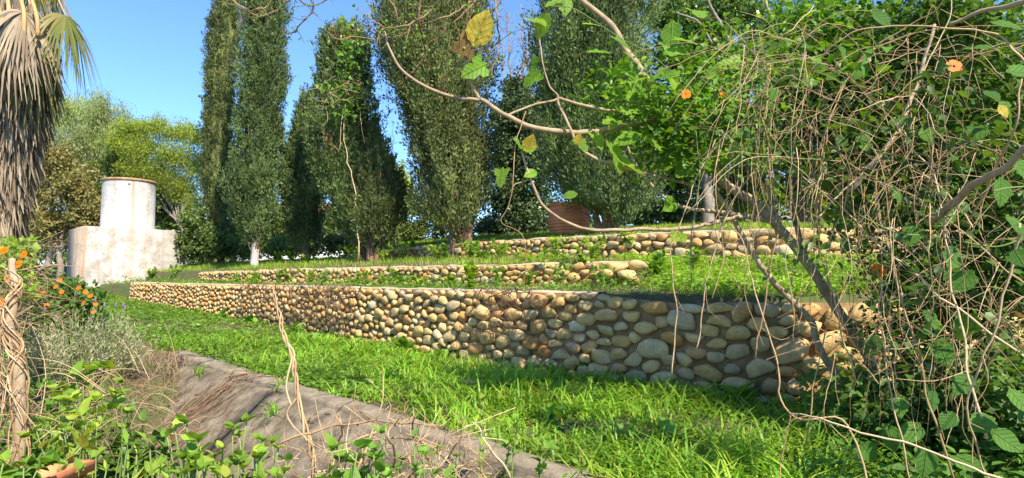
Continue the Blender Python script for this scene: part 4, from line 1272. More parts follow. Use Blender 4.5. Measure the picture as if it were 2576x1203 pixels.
for (pp, ln, lb) in weeds:
    rosette("weed", lb, on_ground(*pp), int(rng.integers(9, 16)), ln, tpl=LEAF4 if rng.random() < .6 else HEART, group="weeds on the lower lawn")
ter = [((1370, 720), .42, 5, "tall bushy weed on the first terrace hiding the middle wall"), ((1420, 712), .36, 4, "leafy weed leaning right beside the tallest terrace weed"),
       ((1215, 655), .3, 4, "yellow-green weed clump at the left end of the upper wall"), ((1120, 655), .28, 4, "bright leafy clump below the ragged cypress"),
       ((1480, 690), .3, 4, "leafy weed before the end of the middle wall"), ((1000, 715), .22, 4, "low green weed below the middle wall"), ((830, 712), .2, 3, "small weed on the first terrace, left half"),
       ((640, 715), .3, 2, "tall thin weed at the left of the first terrace"), ((700, 650), .3, 4, "bushy weed near the pale cypress trunk"), ((790, 640), .3, 4, "green weed clump under the smallest cypress"),
       ((1040, 640), .28, 4, "leafy clump right of the twiggy cypress bush"), ((1570, 640), .3, 4, "weed clump before the brown cypress stems"), ((1660, 690), .25, 4, "grassy weed at the right end of the middle wall"),
       ((380, 705), .3, 5, "strap leaved plant beside the concrete block"), ((440, 700), .3, 4, "dark weed where the front wall starts"), ((1185, 735), .3, 3, "climbing weed growing up over the front wall top")]
for (pp, h, ns, lb) in ter:
    b = on_ground(*pp)
    st = []
    for k in range(ns):
        d = rng.normal(size=2) * h * .35
        st.append([b + (d[0] * .4, d[1] * .4, h * .5), b + (d[0], d[1], h * rng.uniform(.7, 1.15))])
    stem_plant("weed", lb, "weed", b - (0, 0, .02), st, 'shoot' if rng.random() < .5 else 'weed', .09, LEAF4 if rng.random() < .7 else HEART, 16, .006, group="weeds on the terraces")

ORD = ["leftmost", "second", "third", "fourth", "fifth", "sixth", "seventh", "eighth", "ninth", "tenth", "eleventh", "twelfth", "thirteenth", "fourteenth", "fifteenth", "sixteenth"]
def ordl(k, n, what):
    if k == 0: return "leftmost " + what
    if k == n - 1: return "rightmost " + what
    return ORD[k] + " from the left, " + what
def spots_along(n, c, x0, x1, d0, d1):
    p = []
    for k in range(n):
        x = x0 + (x1 - x0) * (k + rng.uniform(.15, .85)) / n; y = wy(c, x) - rng.uniform(d0, d1)
        p.append(np.array([x, y, gz(x, y) - .01]))
    return sorted(p, key=lambda q: q[0] / q[1])
for k, b in enumerate(spots_along(14, W1c, -6.5, 3.0, .12, .3)):
    rosette("weed", ordl(k, 14, "small leafy weed along the foot of the front wall"), b, int(rng.integers(8, 15)), rng.uniform(.09, .2), tpl=LEAF4 if rng.random() < .7 else HEART, group="small weeds along the front wall foot", up=1.1)
def bushy(b, h, n, mat, leaf, label, group):
    stem_plant("weed", label, "weed", b, [[b + np.array([d[0] * .4, d[1] * .4, h * .5]), b + np.array([d[0], d[1], h])] for d in rng.normal(size=(n, 2)) * h * .4], mat, leaf, LEAF4, 12, .005, group=group)
for k, b in enumerate(spots_along(16, W2c, -6.5, 1.5, .15, .8)):
    bushy(b, rng.uniform(.14, .3), 4, 'shoot' if k % 3 else 'weed', .075, ordl(k, 16, "leafy weed at the foot of the middle wall"), "weeds along the middle wall foot")
for k, b in enumerate(spots_along(13, W3c, -7, 2.6, .3, 2.0)):
    bushy(b, rng.uniform(.18, .36), 5, 'shoot', .09, ordl(k, 13, "bright leafy weed on the second terrace"), "weeds on the second terrace")

# grey stone lying in the grass
def loose_rock():
    b = on_ground(1185, 978)
    v, f = stone_shape(I3, 555)
    o = MB().add(v * np.array([.13, .08, .045]), None, f, .83).build("rock", M['stone'])
    o.location = (b[0], b[1], b[2] + .05); o.rotation_euler = (.05, -.12, .3)
    tag(o, "flat grey rock lying in the lawn grass", "rock")
loose_rock()

# loose boulders at the broken end of the middle wall
for k, (px, py, s, lb) in enumerate([(1548, 672, .13, "pale boulder on top of the broken end of the middle wall"), (1600, 668, .12, "flat boulder at the very end of the middle wall"),
                                     (1575, 690, .14, "boulder at the bottom of the middle wall's broken end"), (1525, 690, .12, "tan boulder leaning on the middle wall's broken end")]):
    p = at(px, py, 8.0)
    v, f = stone_shape(I2, 700 + k)
    o = MB().add(v * np.array([s * 1.35, s, s * .62]), None, f, rng.random()).build("boulder", M['stone'])
    o.location = (p[0], p[1] - .1, max(p[2], gz(p[0], p[1] - .1) + s * .3)); o.rotation_euler = (0, .1 * k - .1, .5 * k)
    tag(o, lb, "boulder", "boulders at the wall end")

# ------------------------------------------------------------------ big ribbed terracotta pot
def terracotta_pot():
    p = at(1432, 596, 12.9); p[2] = gz(p[0], p[1])
    t = thing("terracotta_pot", p, "large ribbed terracotta pot half hidden behind the massive cypress", "pot")
    n = 40; ang = np.linspace(0, 2 * math.pi, n, endpoint=False)
    prof = [(.34, 0), (.36, .01)]
    for k in range(9):
        z = .03 + k * .062; r = .37 + .07 * math.sin(math.pi * (k + .5) / 10)
        prof += [(r, z), (r + .012, z + .02), (r + .012, z + .045), (r, z + .06)]
    prof += [(.40, .60), (.44, .61), (.44, .66), (.40, .67), (.38, .55), (.0, .54)]
    V = np.array([[p[0] + r * math.cos(a), p[1] + r * math.sin(a), p[2] + z] for r, z in prof for a in ang])
    q = [[j * n + k, j * n + (k + 1) % n, (j + 1) * n + (k + 1) % n, (j + 1) * n + k] for j in range(len(prof) - 1) for k in range(n)]
    MB().add(V, q).build("pot_body", M['terracotta'], t)
    mb = MB(); a = rng.random(60) * 6.28
    pos = p + np.stack([.3 * np.cos(a) * rng.random(60), .3 * np.sin(a) * rng.random(60), .56 + 0 * a], 1)
    blades(mb, pos, rng.uniform(.1, .3, 60), .01, rng.uniform(.3, 1.2, 60), True)
    mb.build("pot_grass", M['straw'], t)
terracotta_pot()

# ------------------------------------------------------------------ orange flowers
def petal_mesh():
    mb = MB()
    for k in range(5):
        a = k * 2 * math.pi / 5
        c, s = math.cos(a), math.sin(a)
        pv = np.array([[.12, -.12, 0], [.12, .12, 0], [.6, -.46, .10], [.6, .46, .10], [.93, -.42, .05], [.93, .42, .05], [1.0, 0, .08], [.55, 0, .04]])
        R = np.array([[c, -s, 0], [s, c, 0], [0, 0, 1]])
        mb.add(pv @ R.T, [[0, 2, 7, 1], [1, 7, 3, 3]][:1], [[1, 7, 3], [2, 4, 7], [4, 6, 7], [6, 5, 7], [5, 3, 7]], .1 * k)
    return mb.mesh("flower", M['petal'])
FLOWER = petal_mesh()
_v, _f = I1
EYE = MB().add(_v * np.array([.17, .17, .06]) + np.array([0, 0, .05]), None, _f).mesh("flower_eye", M['eye'])
def flower(parent, pos, size, nor):
    z = Vector(nor).normalized(); x = z.orthogonal().normalized(); x.rotate(Matrix.Rotation(random.uniform(0, 6.28), 3, z)); y = z.cross(x)
    Mx = Matrix((x, y, z)).transposed().to_4x4() @ Matrix.Scale(size, 4)
    Mx.translation = Vector(pos)
    o = child("flower", FLOWER, parent, Mx)
    e = bpy.data.objects.new("flower_eye", EYE); COL.objects.link(e); e.parent = o
    return o

# ------------------------------------------------------------------ left side plants
def tangled(mb, n, box, r=(.002, .005), ln=(.3, .8), flat=.4, drift=(0, 0, 0)):
    lo, hi = np.array(box[0]), np.array(box[1])
    for k in range(n):
        s = lo + (hi - lo) * rng.random(3)
        d = nrm(rng.normal(size=3) * np.array([1, 1, flat]) + np.array(drift)); L = rng.uniform(*ln)
        P = [s]
        for j in range(3):
            d = nrm(d + .35 * rng.normal(size=3)); P.append(P[-1] + d * L / 3)
        rr = rng.uniform(*r)
        tube(mb, P, rr, rr * .5, 4, 9, 0, rng.random())

def flower_mound():
    c = at(165, 790, 7.2); gzv = gz(c[0], c[1])
    t = thing("flower_bush", (c[0], c[1], gzv), "dark green mound dotted with orange flowers before the concrete block", "bush")
    mb = MB(); n = 5200
    d = rdir(n); d[:, 2] = np.abs(d[:, 2]); R = rng.random(n) ** .4
    rx = 105 * 7.2 / F; rz = at(0, 690, 7.2)[2] - gzv
    lump = 1 + .2 * fbm(d[:, 0] * 2.4, d[:, 1] * 2.4, d[:, 2] * 2.4, 9, 2)
    pos = np.array([c[0], c[1], gzv]) + d * (R * lump)[:, None] * np.array([rx, rx, rz])
    cloud(mb, pos, nrm(rng.normal(size=(n, 3)) + d), nrm(d + np.array([0, 0, .6]) + .5 * rng.normal(size=(n, 3))), rng.uniform(.035, .075, n), HEART)
    mb.build("leaves", M['dark_leaf'], t)
    tb = MB(); tangled(tb, 60, ((c[0] - rx * .8, c[1] - rx, gzv), (c[0] + rx * .8, c[1] + rx * .5, gzv + rz * .8)), ln=(.2, .5))
    tb.build("stems", M['twig_dark'], t)
    for (px, py) in [(95, 730), (108, 738), (90, 752), (140, 722), (155, 735), (118, 768), (90, 806), (215, 735), (210, 762), (228, 745), (240, 765), (198, 725), (65, 745), (235, 785), (150, 705)]:
        v = at(px, py, 7.2) - np.array([c[0], c[1], gzv])
        y = -math.sqrt(max(0.02, 1 - (v[0] / rx) ** 2 * .8 - (v[2] / rz) ** 2 * .8)) * rx * 1.05
        flower(t, at(px, py, 7.2 + y), .027, (rng.normal() * .4 + .2, -1, .5 + rng.normal() * .2))
flower_mound()

def dry_hedge():
    c = at(70, 720, 4.3); gzv = gz(c[0], c[1])
    t = thing("dry_creeper_bush", (c[0], c[1], gzv), "tangle of dry straw coloured creeper with a few orange flowers at the left edge", "bush")
    mb = MB()
    for k in range(190):
        s = at(rng.uniform(-60, 70), rng.uniform(640, 860), rng.uniform(4.0, 4.6))
        e = s + np.array([rng.uniform(-.1, .42), rng.normal() * .15, rng.uniform(-.28, .22)])
        m = (s + e) / 2 + rng.normal(size=3) * .06
        tube(mb, [s, m, e], rng.uniform(.0018, .004), .001, 3, 8, 0, rng.random())
    for k in range(40):                                      # uprights down to the ground
        s = at(rng.uniform(-60, 80), rng.uniform(680, 800), rng.uniform(4.0, 4.6))
        e = np.array([s[0] + rng.normal() * .12, s[1] + rng.normal() * .12, gz(s[0], s[1])])
        tube(mb, [e, (s + e) / 2 + rng.normal(size=3) * .06, s], .004, .002, 4, 8, 0, rng.random())
    mb.build("dry_stems", M['twig'], t)
    lf = MB(); n = 900
    p = np.array([at(rng.uniform(-70, 90) ** 1, rng.uniform(600, 760), rng.uniform(4.0, 4.7)) for _ in range(n)])
    cloud(lf, p, rdir(n), nrm(np.array([0, -.3, 1.0]) + .5 * rng.normal(size=(n, 3))), rng.uniform(.025, .05, n), HEART)
    lf.build("leaves", M['shoot'], t)
    for (px, py) in [(10, 630), (45, 665), (22, 700), (3, 760), (15, 815), (60, 640)]:
        flower(t, at(px, py, 3.98), .026, (rng.normal() * .4, -1, .4))
dry_hedge()

def twined_post():
    b = on_ground(52, 1105); b = at(55, 1110, 3.5); b[2] = gz(b[0], b[1])
    t = thing("twined_stem", b, "pale upright trunk wrapped in twining dry vines at lower left", "vine")
    top = at(30, 650, 3.6)
    mid = [at(50, 980, 3.5), at(30, 860, 3.52), at(32, 740, 3.55)]
    core = MB(); P = tube(core, [b - (0, 0, .1)] + mid + [top], .036, .018, 8, 40, .012)
    core.build("trunk", M['fig_bark'], t)
    for k in range(9):
        u = np.linspace(0, 1, 60)
        idx = (u * (len(P) - 1))
        C = np.stack([np.interp(idx, np.arange(len(P)), P[:, j]) for j in range(3)], 1)
        ph = k * .7 + u * rng.uniform(14, 30) * rng.choice([-1, 1]); R = np.linspace(.042, .024, 60) * rng.uniform(.95, 1.35)
        C = C + np.stack([R * np.cos(ph), R * np.sin(ph), .02 * np.sin(ph * .5)], 1)
        v = MB(); tube(v, C[rng.integers(0, 8):rng.integers(46, 60)], rng.uniform(.003, .006), None, 5, ctrl=False, rnd=rng.random())
        v.build("twining_vine", M['twig'], t)
    for k in range(16):                                      # loose loops to the side
        s = C[rng.integers(10, 55)]; v = MB()
        e = s + np.array([rng.normal() * .12, rng.normal() * .08, rng.uniform(-.25, .1)])
        tube(v, [s, s + np.array([rng.normal() * .12, -.05, .08]), e], .003, .002, 4, 10, 0, rng.random())
        v.build("tendril", M['twig'], t)
twined_post()

def lavender():
    for (px, py, Y, w, h, lb) in [(205, 915, 5.6, 75, .52, "tall grey-green lavender with faded spikes before the flower mound"), (110, 930, 5.2, 60, .36, "low grey lavender left of the tallest lavender"), (300, 900, 5.9, 55, .42, "soft grey lavender clump at the right of the lavender bed")]:
        b = at(px, py, Y); b[2] = gz(b[0], b[1])
        base_z = at(px, py, Y)[2]; b[2] = min(b[2], base_z)
        t = thing("lavender", b, lb, "lavender", "lavender bushes")
        sb, lf = MB(), MB(); W = w * Y / F; hh = h + (base_z - b[2])
        for k in range(85):
            d = rng.normal(size=2) * .5
            e = b + np.array([d[0] * W, d[1] * W, hh * rng.uniform(.55, 1.0) * (1 - .25 * abs(d[0]))])
            C = tube(sb, [b + np.array([d[0] * W * .3, d[1] * W * .3, 0]), (b + e) / 2 + np.array([d[0] * W * .3, 0, 0]), e], .003, .0015, 3, 8)
            m = 22
            i = rng.integers(2, 8, m); T = nrm(e - b)
            a = nrm(T * .9 + rdir(m) * .8)
            cloud(lf, C[i] + rng.normal(size=(m, 3)) * .01, a, rdir(m), rng.uniform(.03, .06, m), NARROW)
        sb.build("stems", M['green_stem'], t); lf.build("leaves", M['lavender'], t)
        for k in range(3):
            s = b + np.array([rng.normal() * W * .4, rng.normal() * W * .3, hh * .8]); e = s + np.array([rng.normal() * .02, 0, rng.uniform(.12, .24)])
            f = MB(); tube(f, [s, (s + e) / 2, e], .002, .002, 4, 5); so = f.build("flower_stalk", M['green_stem'], t)
            f = MB(); tube(f, [e, e + (0, 0, .025), e + (0, 0, .05)], [.006, .011, .004], None, 6, 6); f.build("flower_spike", M['lav_flower'], so)
lavender()

def trough():
    a = at(30, 1196, 2.35); b = at(222, 1160, 2.75)
    d = nrm(b - a) * np.array([1, 1, 0]); d = nrm(d); n = np.array([-d[1], d[0], 0])
    if n[1] > 0: n = -n
    L = 1.15; o = b.copy(); zt = b[2]; z0 = zt - .24
    t = thing("flower_trough", (o[0], o[1], z0), "terracotta flower trough at the bottom left corner", "planter")
    t["category"] = "planter"
    def ring(i, z, e=0): return [o + d * e - d * 0 + n * i, o - d * (L + e) + n * i, o - d * (L + e) - n * (.24 + 0) - n * i * 0, o + d * e - n * .24]
    mb = MB()
    def rect(z, s):
        p = [o + d * s + n * s, o - d * (L + s) + n * s, o - d * (L + s) - n * (.22 + s), o + d * s - n * (.22 + s)]
        return [np.array([q[0], q[1], z]) for q in p]
    rows = [rect(z0, -.02), rect(zt - .05, 0), rect(zt - .045, .018), rect(zt, .02), rect(zt + .002, -.005), rect(zt - .04, -.01)]
    V = np.array(rows).reshape(-1, 3); q = []
    for j in range(5):
        for k in range(4): q.append([j * 4 + k, j * 4 + (k + 1) % 4, (j + 1) * 4 + (k + 1) % 4, (j + 1) * 4 + k])
    q.append([20, 21, 22, 23])
    mb.add(V, q); mb.build("trough_body", M['terracotta'], t, False)
    for k in range(12):                                      # moulded ribs on the long face
        x = o - d * (.06 + k * .09) + n * .004
        rb = MB(); tube(rb, [np.array([x[0], x[1], z0 + .02]), np.array([x[0], x[1], zt - .06])], .008, .008, 6, 4)
        rb.build("rib", M['terracotta'], t)
    # plant standing in it
    bs = o - d * .05 - n * .1; bs[2] = zt - .03
    stem_plant("potted_shoot", "leggy pale green shoot rising from the terracotta trough", "plant", bs,
               [[at(225, 1105, 2.8), at(262, 1050, 2.85), at(292, 990, 2.85)], [at(215, 1090, 2.8), at(185, 1010, 2.8)]], 'shoot', .075, LEAF4, 12, .006)
    bs2 = o - d * .4 - n * .1; bs2[2] = zt - .03
    stem_plant("potted_weed", "low leafy weeds filling the terracotta trough", "plant", bs2,
               [[bs2 + (x * .15, 0, .06), bs2 + (x * .3, y * .1, .12)] for x, y in rng.uniform(-1, 1, (8, 2))], 'weed', .06, HEART, 9, .004)
trough()

# leafy young plants on the left bank
def plant_px(name, label, base, tips, Y, mat, leaf, per, tpl=HEART, r=.006, stem='green_stem', group=None, base_ground=True, full=3):
    b = at(base[0], base[1], Y)
    if base_ground: b[2] = min(b[2], gz(b[0], b[1]) + .02)
    st = []
    for tp in tips:
        e = at(tp[0], tp[1], Y + rng.normal() * .06)
        st.append([(b * .5 + e * .5) + rng.normal(size=3) * np.array([.07, .05, .03]), e])
        for j in range(full):
            e = at(tp[0] + rng.normal() * 34, tp[1] + rng.uniform(25, 130), Y + rng.normal() * .16)
            st.append([(b * .45 + e * .55) + rng.normal(size=3) * np.array([.09, .07, .04]), e])
    return stem_plant(name, label, "plant", b, st, mat, leaf, tpl, per, r, stem, group)
GP = "young plants on the near bank"
plant_px("young_plant", "young plant with yellowing broad leaves above the channel head", (240, 1100), [(190, 945), (225, 930), (262, 925), (210, 955)], 3.6, 'shoot', 0.086, 7, group=GP)
plant_px("young_plant", "bright leafy plant left of the trough shoot", (130, 1180), [(90, 1080), (125, 1060), (160, 1075), (60, 1100)], 2.8, 'shoot', 0.050, 12, group=GP)
plant_px("young_plant", "small leafy plant at the very bottom left corner", (20, 1230), [(10, 1160), (60, 1170), (95, 1180), (-20, 1150)], 2.1, 'shoot', 0.040, 13, group=GP)
plant_px("young_plant", "dark leafy plant in the channel bottom", (340, 1180), [(310, 1080), (360, 1065), (400, 1090), (330, 1040), (290, 1100), (420, 1130)], 4.2, 'dark_leaf', 0.094, 18, LEAF4, group=GP)
plant_px("young_plant", "leafy plant between the twined trunk and the lavender", (95, 1060), [(70, 980), (110, 960), (140, 990), (60, 1010)], 3.9, 'weed', 0.058, 15, LEAF4, group=GP)
plant_px("young_plant", "tall drooping leaved plant rising left of the bottom centre", (450, 1330), [(440, 1080), (470, 1065), (500, 1110), (455, 1150), (420, 1100)], 2.2, 'shoot', 0.061, 10, LEAF4, r=.006, group=GP)
plant_px("young_plant", "bright bushy plant at the bottom, left of the twisted vine", (640, 1330), [(585, 1080), (620, 1060), (660, 1110), (700, 1130), (560, 1130), (640, 1150), (600, 1170), (720, 1160)], 2.15, 'shoot', 0.043, 24, LEAF4, group=GP)
plant_px("young_plant", "strap leaved green plant at the bottom, right of the trough", (360, 1330), [(320, 1120), (345, 1140), (375, 1110), (400, 1170)], 2.2, 'shoot', 0.072, 6, NARROW, group=GP)
plant_px("young_plant", "low bright weed at the bottom between the two tall plants", (530, 1320), [(510, 1170), (540, 1150), (560, 1180), (490, 1190)], 2.1, 'shoot', 0.043, 18, LEAF4, group=GP)
plant_px("young_plant", "large round leaved climber at the foot of the twisted vine", (880, 1330), [(835, 1130), (900, 1125), (870, 1160), (940, 1130)], 2.15, 'weed', 0.058, 7, HEART, group=GP)
plant_px("young_plant", "sprawling weed among dry twigs at the bottom centre", (1000, 1330), [(960, 1090), (1040, 1100), (1100, 1130), (930, 1150), (1010, 1160), (1150, 1150)], 2.3, 'weed', 0.040, 18, LEAF4, group=GP)
plant_px("young_plant", "thin upright weed on the channel rim at the lower centre", (1240, 1160), [(1215, 1010), (1245, 1050)], 3.2, 'shoot', 0.050, 18, LEAF4, group=GP, full=0)
plant_px("young_plant", "leafy weed overhanging the channel rim near the bottom", (1330, 1200), [(1300, 1080), (1350, 1100), (1380, 1130), (1280, 1130)], 3.1, 'weed', 0.050, 18, LEAF4, group=GP, full=0)

# tangle of dry stalks over the left bank
def bank_stalks():
    b = at(260, 1010, 4.6); b[2] = gz(b[0], b[1])
    t = thing("dry_stalks", b, "tangle of dry brown stalks on the bank below the lavender", "stalks")
    mb = MB()
    for k in range(330):
        px, py = rng.uniform(10, 470), rng.uniform(930, 1190)
        p = on_ground(px, py) if k % 3 else at(px, py, rng.uniform(3.0, 4.6))
        d = nrm(rng.normal(size=3) * np.array([1, 1, .3]) + (0, 0, .25)); L = rng.uniform(.12, .42)
        tube(mb, [p, p + d * L * .5 + (0, 0, .05), p + d * L], rng.uniform(.0015, .0035), .001, 3, 6, 0, rng.random())
    tag(mb.build("stalks", M['twig'], t), kind="stuff")
bank_stalks()
for pp, lb in [((705, 985), "grass tuft growing on the concrete slope beside the twisted vine"), ((690, 1050), "lower grass tuft growing on the concrete slope"), ((500, 950), "small tuft on the concrete near the dry roots")]:
    b = on_ground(*pp)
    t = thing("grass_tuft", b, lb, "grass tuft", "tufts on the concrete"); mb = MB()
    blades(mb, np.repeat(b[None], 26, 0) + rng.normal(size=(26, 3)) * np.array([.02, .02, 0]) + (0, 0, .03), rng.uniform(.08, .22, 26), .008, rng.uniform(.5, 1.7, 26), True)
    mb.build("blades", M['grass'], t)

# dry twigs rising at the bottom centre
def dry_twigs():
    b = at(960, 1330, 2.3)
    b[2] = gz(b[0], b[1])
    t = thing("dry_twigs", b, "crossed pale dry twigs at the bottom centre before the channel", "twigs")
    lines = [[(700, 1120), (800, 1085), (900, 1060), (1050, 1065), (1110, 1075)], [(880, 1230), (910, 1150), (935, 1080), (950, 1040)], [(820, 1230), (850, 1120), (865, 1070), (845, 1045)],
             [(1180, 1230), (1120, 1150), (1060, 1110), (1000, 1100), (930, 1110)], [(1060, 1220), (1030, 1140), (1080, 1090)], [(960, 1220), (990, 1160), (980, 1100), (1000, 1050)],
             [(1120, 1220), (1105, 1180), (1135, 1140), (1160, 1110)], [(760, 1220), (800, 1190), (870, 1180), (940, 1190), (1000, 1170)], [(1240, 1220), (1200, 1180), (1130, 1170)],
             [(900, 1220), (960, 1190), (1040, 1195), (1090, 1160)], [(1010, 1220), (1060, 1170), (1130, 1190), (1190, 1160)], [(840, 1190), (880, 1120), (960, 1085), (1040, 1045)],
             [(1290, 1200), (1230, 1120), (1190, 1060)], [(1090, 1215), (1070, 1130), (1040, 1080), (1045, 1050)]]
    for k, L in enumerate(lines):
        Y = 2.25 + .5 * rng.random()
        mb = MB(); P = tube(mb, [at(x, y, Y + .1 * rng.normal()) for x, y in L], .0055, .003, 5, 20, .01, rng.random())
        for j in range(3):
            s = P[rng.integers(3, 18)]; tube(mb, [s, s + rng.normal(size=3) * .05 + (0, 0, .03), s + rng.normal(size=3) * .09 + (0, 0, .05)], .0025, .0015, 4, 6, 0, rng.random())
        mb.build("twig", M['twig'], t)
    # finer chaff low down
    mb = MB()
    for k in range(150):
        s = at(rng.uniform(720, 1250), rng.uniform(1120, 1260), rng.uniform(2.1, 2.9)); d = nrm(rng.normal(size=3) + (0, 0, .7)); L = rng.uniform(.08, .25)
        tube(mb, [s, s + d * L * .5 + rng.normal(size=3) * .02, s + d * L], .0018, .001, 3, 6, 0, rng.random())
    tag(mb.build("fine_twigs", M['twig'], t), kind="stuff")
dry_twigs()

def twisted_vine():
    pts = [(792, 1240), (788, 1150), (772, 1090), (752, 1010), (742, 940), (735, 890), (712, 840), (704, 790), (690, 745), (683, 715)]
    Y = 2.75
    C = catmull(np.array([at(x, y, Y) for x, y in pts]), 120)
    b = C[0].copy(); b[2] = gz(b[0], b[1])
    t = thing("twisted_vine", b, "pale rope of two twisted dry vine stems standing before the lawn", "vine")
    for k in range(3):
        u = np.linspace(0, 1, 120); ph = k * 2.1 + u * 26
        R = .0075 * (1 - .5 * u) * (1 + .8 * np.abs(fbm(u * 9, u * 0 + k, 0, 17, 2)))
        P = C + np.stack([R * np.cos(ph), R * np.sin(ph), 0 * u], 1)
        if k == 0: P = np.vstack([[b[0], b[1], b[2] - .03], P])
        e = [120, 112, 95][k]
        mb = MB(); tube(mb, P[:e], .0058, .0028, 6, ctrl=False, rnd=rng.random()); mb.build("vine_strand", M['twig'], t)
    for (a, c2, e) in [((735, 900), (720, 970), (732, 1020)), ((748, 1000), (722, 1040), (742, 1080)), ((712, 850), (728, 880), (738, 905))]:
        mb = MB(); tube(mb, [at(*a, Y), at(*c2, Y), at(*e, Y)], .005, .004, 5, 14, 0, rng.random()); mb.build("vine_strand", M['twig'], t)
twisted_vine()

def hose():
    P = [on_ground(x, y) + (0, 0, .03) for x, y in [(290, 1120), (318, 1128), (345, 1118), (352, 1150), (330, 1185), (370, 1190), (410, 1196), (430, 1230)]]
    mb = MB(); tube(mb, P, .012, .012, 8, 60); o = mb.build("garden_hose", M['hose'])
    tag(o, "teal garden hose lying among leaves in the channel", "hose")
hose()

# dry roots creeping down the front wall and the concrete
def wall_creepers():
    for (x0, x1, n, lb) in [(620, 900, 75, "web of dead brown creeper stems on the left part of the front wall"), (1190, 1330, 26, "thin dead creeper stems hanging down the middle of the front wall")]:
        xm = wx((x0 + x1) / 2, np.interp((x0 + x1) / 2, [600, 900, 1250], [11.2, 8.9, 6.9]))
        ym = wy(W1c, xm)
        t = thing("dead_creeper", (xm, ym - .2, gz(xm, ym - .3)), lb, "creeper", "dead creepers on the front wall")
        mb = MB()
        for k in range(n):
            px = rng.uniform(x0, x1); Yg = np.interp(px, [600, 900, 1250], [11.3, 8.8, 6.75])
            x = wx(px, Yg); zt = -.12 + CAMZ + .03
            P = []
            for j in range(5):
                xx = x + rng.normal() * .09 + j * rng.normal() * .05
                P.append([xx, wy(W1c, xx) - .16 - .02 * rng.random(), zt - j * .16 * rng.uniform(.6, 1.1)])
            tube(mb, P, rng.uniform(.003, .008), .002, 4, 16, .02, rng.random())
        mb.build("creeper_stems", M['twig_dark'], t)
    t = thing("dry_roots", tuple(on_ground(600, 1000)), "mat of dry brown roots hanging over the concrete lining", "roots")
    mb = MB()
    for k in range(75):
        s0 = rng.choice([rng.uniform(.05, .8), rng.uniform(1.9, 2.5), rng.uniform(2.0, 2.3)]); d0 = rng.uniform(-.1, .7)
        P = []
        for j in range(5):
            s = s0 - .08 * j + rng.normal() * .06; d = d0 + j * .15
            x, y = E0 + s * Ed + d * Ep
            P.append([x, y, CAMZ + lawn(E0[0] + s * Ed[0], E0[1] + s * Ed[1]) + slope(max(d, 0)) + .05 + .03 * rng.random() + (.03 if d < .15 else 0)])
        tube(mb, P, rng.uniform(.002, .006), .0015, 4, 12, .02, rng.random())
    tag(mb.build("root_strands", M['twig_dark'], t), kind="stuff")
wall_creepers()

# ------------------------------------------------------------------ fig tree with arching branches
def lobed_leaf(lobes, seed):
    r = np.random.default_rng(seed)
    pts = []
    n = 30
    th = np.linspace(-math.pi, math.pi, n, endpoint=False)
    if lobes:
        rad = .42 + .16 * np.cos(th * 3) + .05 * np.cos(th * 9) + .14 * np.cos(th)
    else:
        rad = .42 + .12 * np.cos(th) + .02 * np.cos(th * 11)
    x = .45 + rad * np.cos(th) * 1.05; y = rad * np.sin(th) * .95
    if not lobes: x = x + .22 * np.exp(-(th / .35) ** 2)
    notch = np.abs(np.abs(th) - math.pi) < .25
    x = np.where(notch, .06, x)
    z = .10 * np.abs(y) - .12 * (x - .4) ** 2 + .02 * r.normal(size=n)
    V = [(.42, 0, -.03)] + list(zip(x, y, z))
    xi, yi = .45 + (x - .45) * .5, y * .5
    V += list(zip(xi, yi, .05 * np.abs(yi) * 2 - .02))
    V = np.array(V)
    k = np.arange(n); k2 = (k + 1) % n
    q = np.stack([1 + n + k, 1 + k, 1 + k2, 1 + n + k2], 1)
    t = np.stack([0 * k, 1 + n + k, 1 + n + k2], 1)
    return V, q, t
def leafmesh(name, lobes, seed, mat):
    V, q, t = lobed_leaf(lobes, seed)
    return MB().add(V, q, t, 0).mesh(name, M[mat])
FIGL = [leafmesh("leaf", True, s, 'fig_leaf') for s in (1, 2, 3)] + [leafmesh("leaf", False, s, 'fig_leaf') for s in (4, 5)]
BIGL = [leafmesh("leaf", False, s, 'big_leaf') for s in (6, 7, 8)]
YELL = leafmesh("leaf", False, 9, 'yellow_leaf'); BRNL = leafmesh("leaf", True, 10, 'brown_leaf')
def place_leaf(parent, me, pos, axis, nor, size):
    a, s, w = [v[0] for v in frames(np.array([axis], float), np.array([nor], float))]
    Mx = Matrix((Vector(a), Vector(s), Vector(w))).transposed().to_4x4() @ Matrix.Scale(size, 4)
    Mx.translation = Vector(pos)
    return child("leaf", me, parent, Mx)

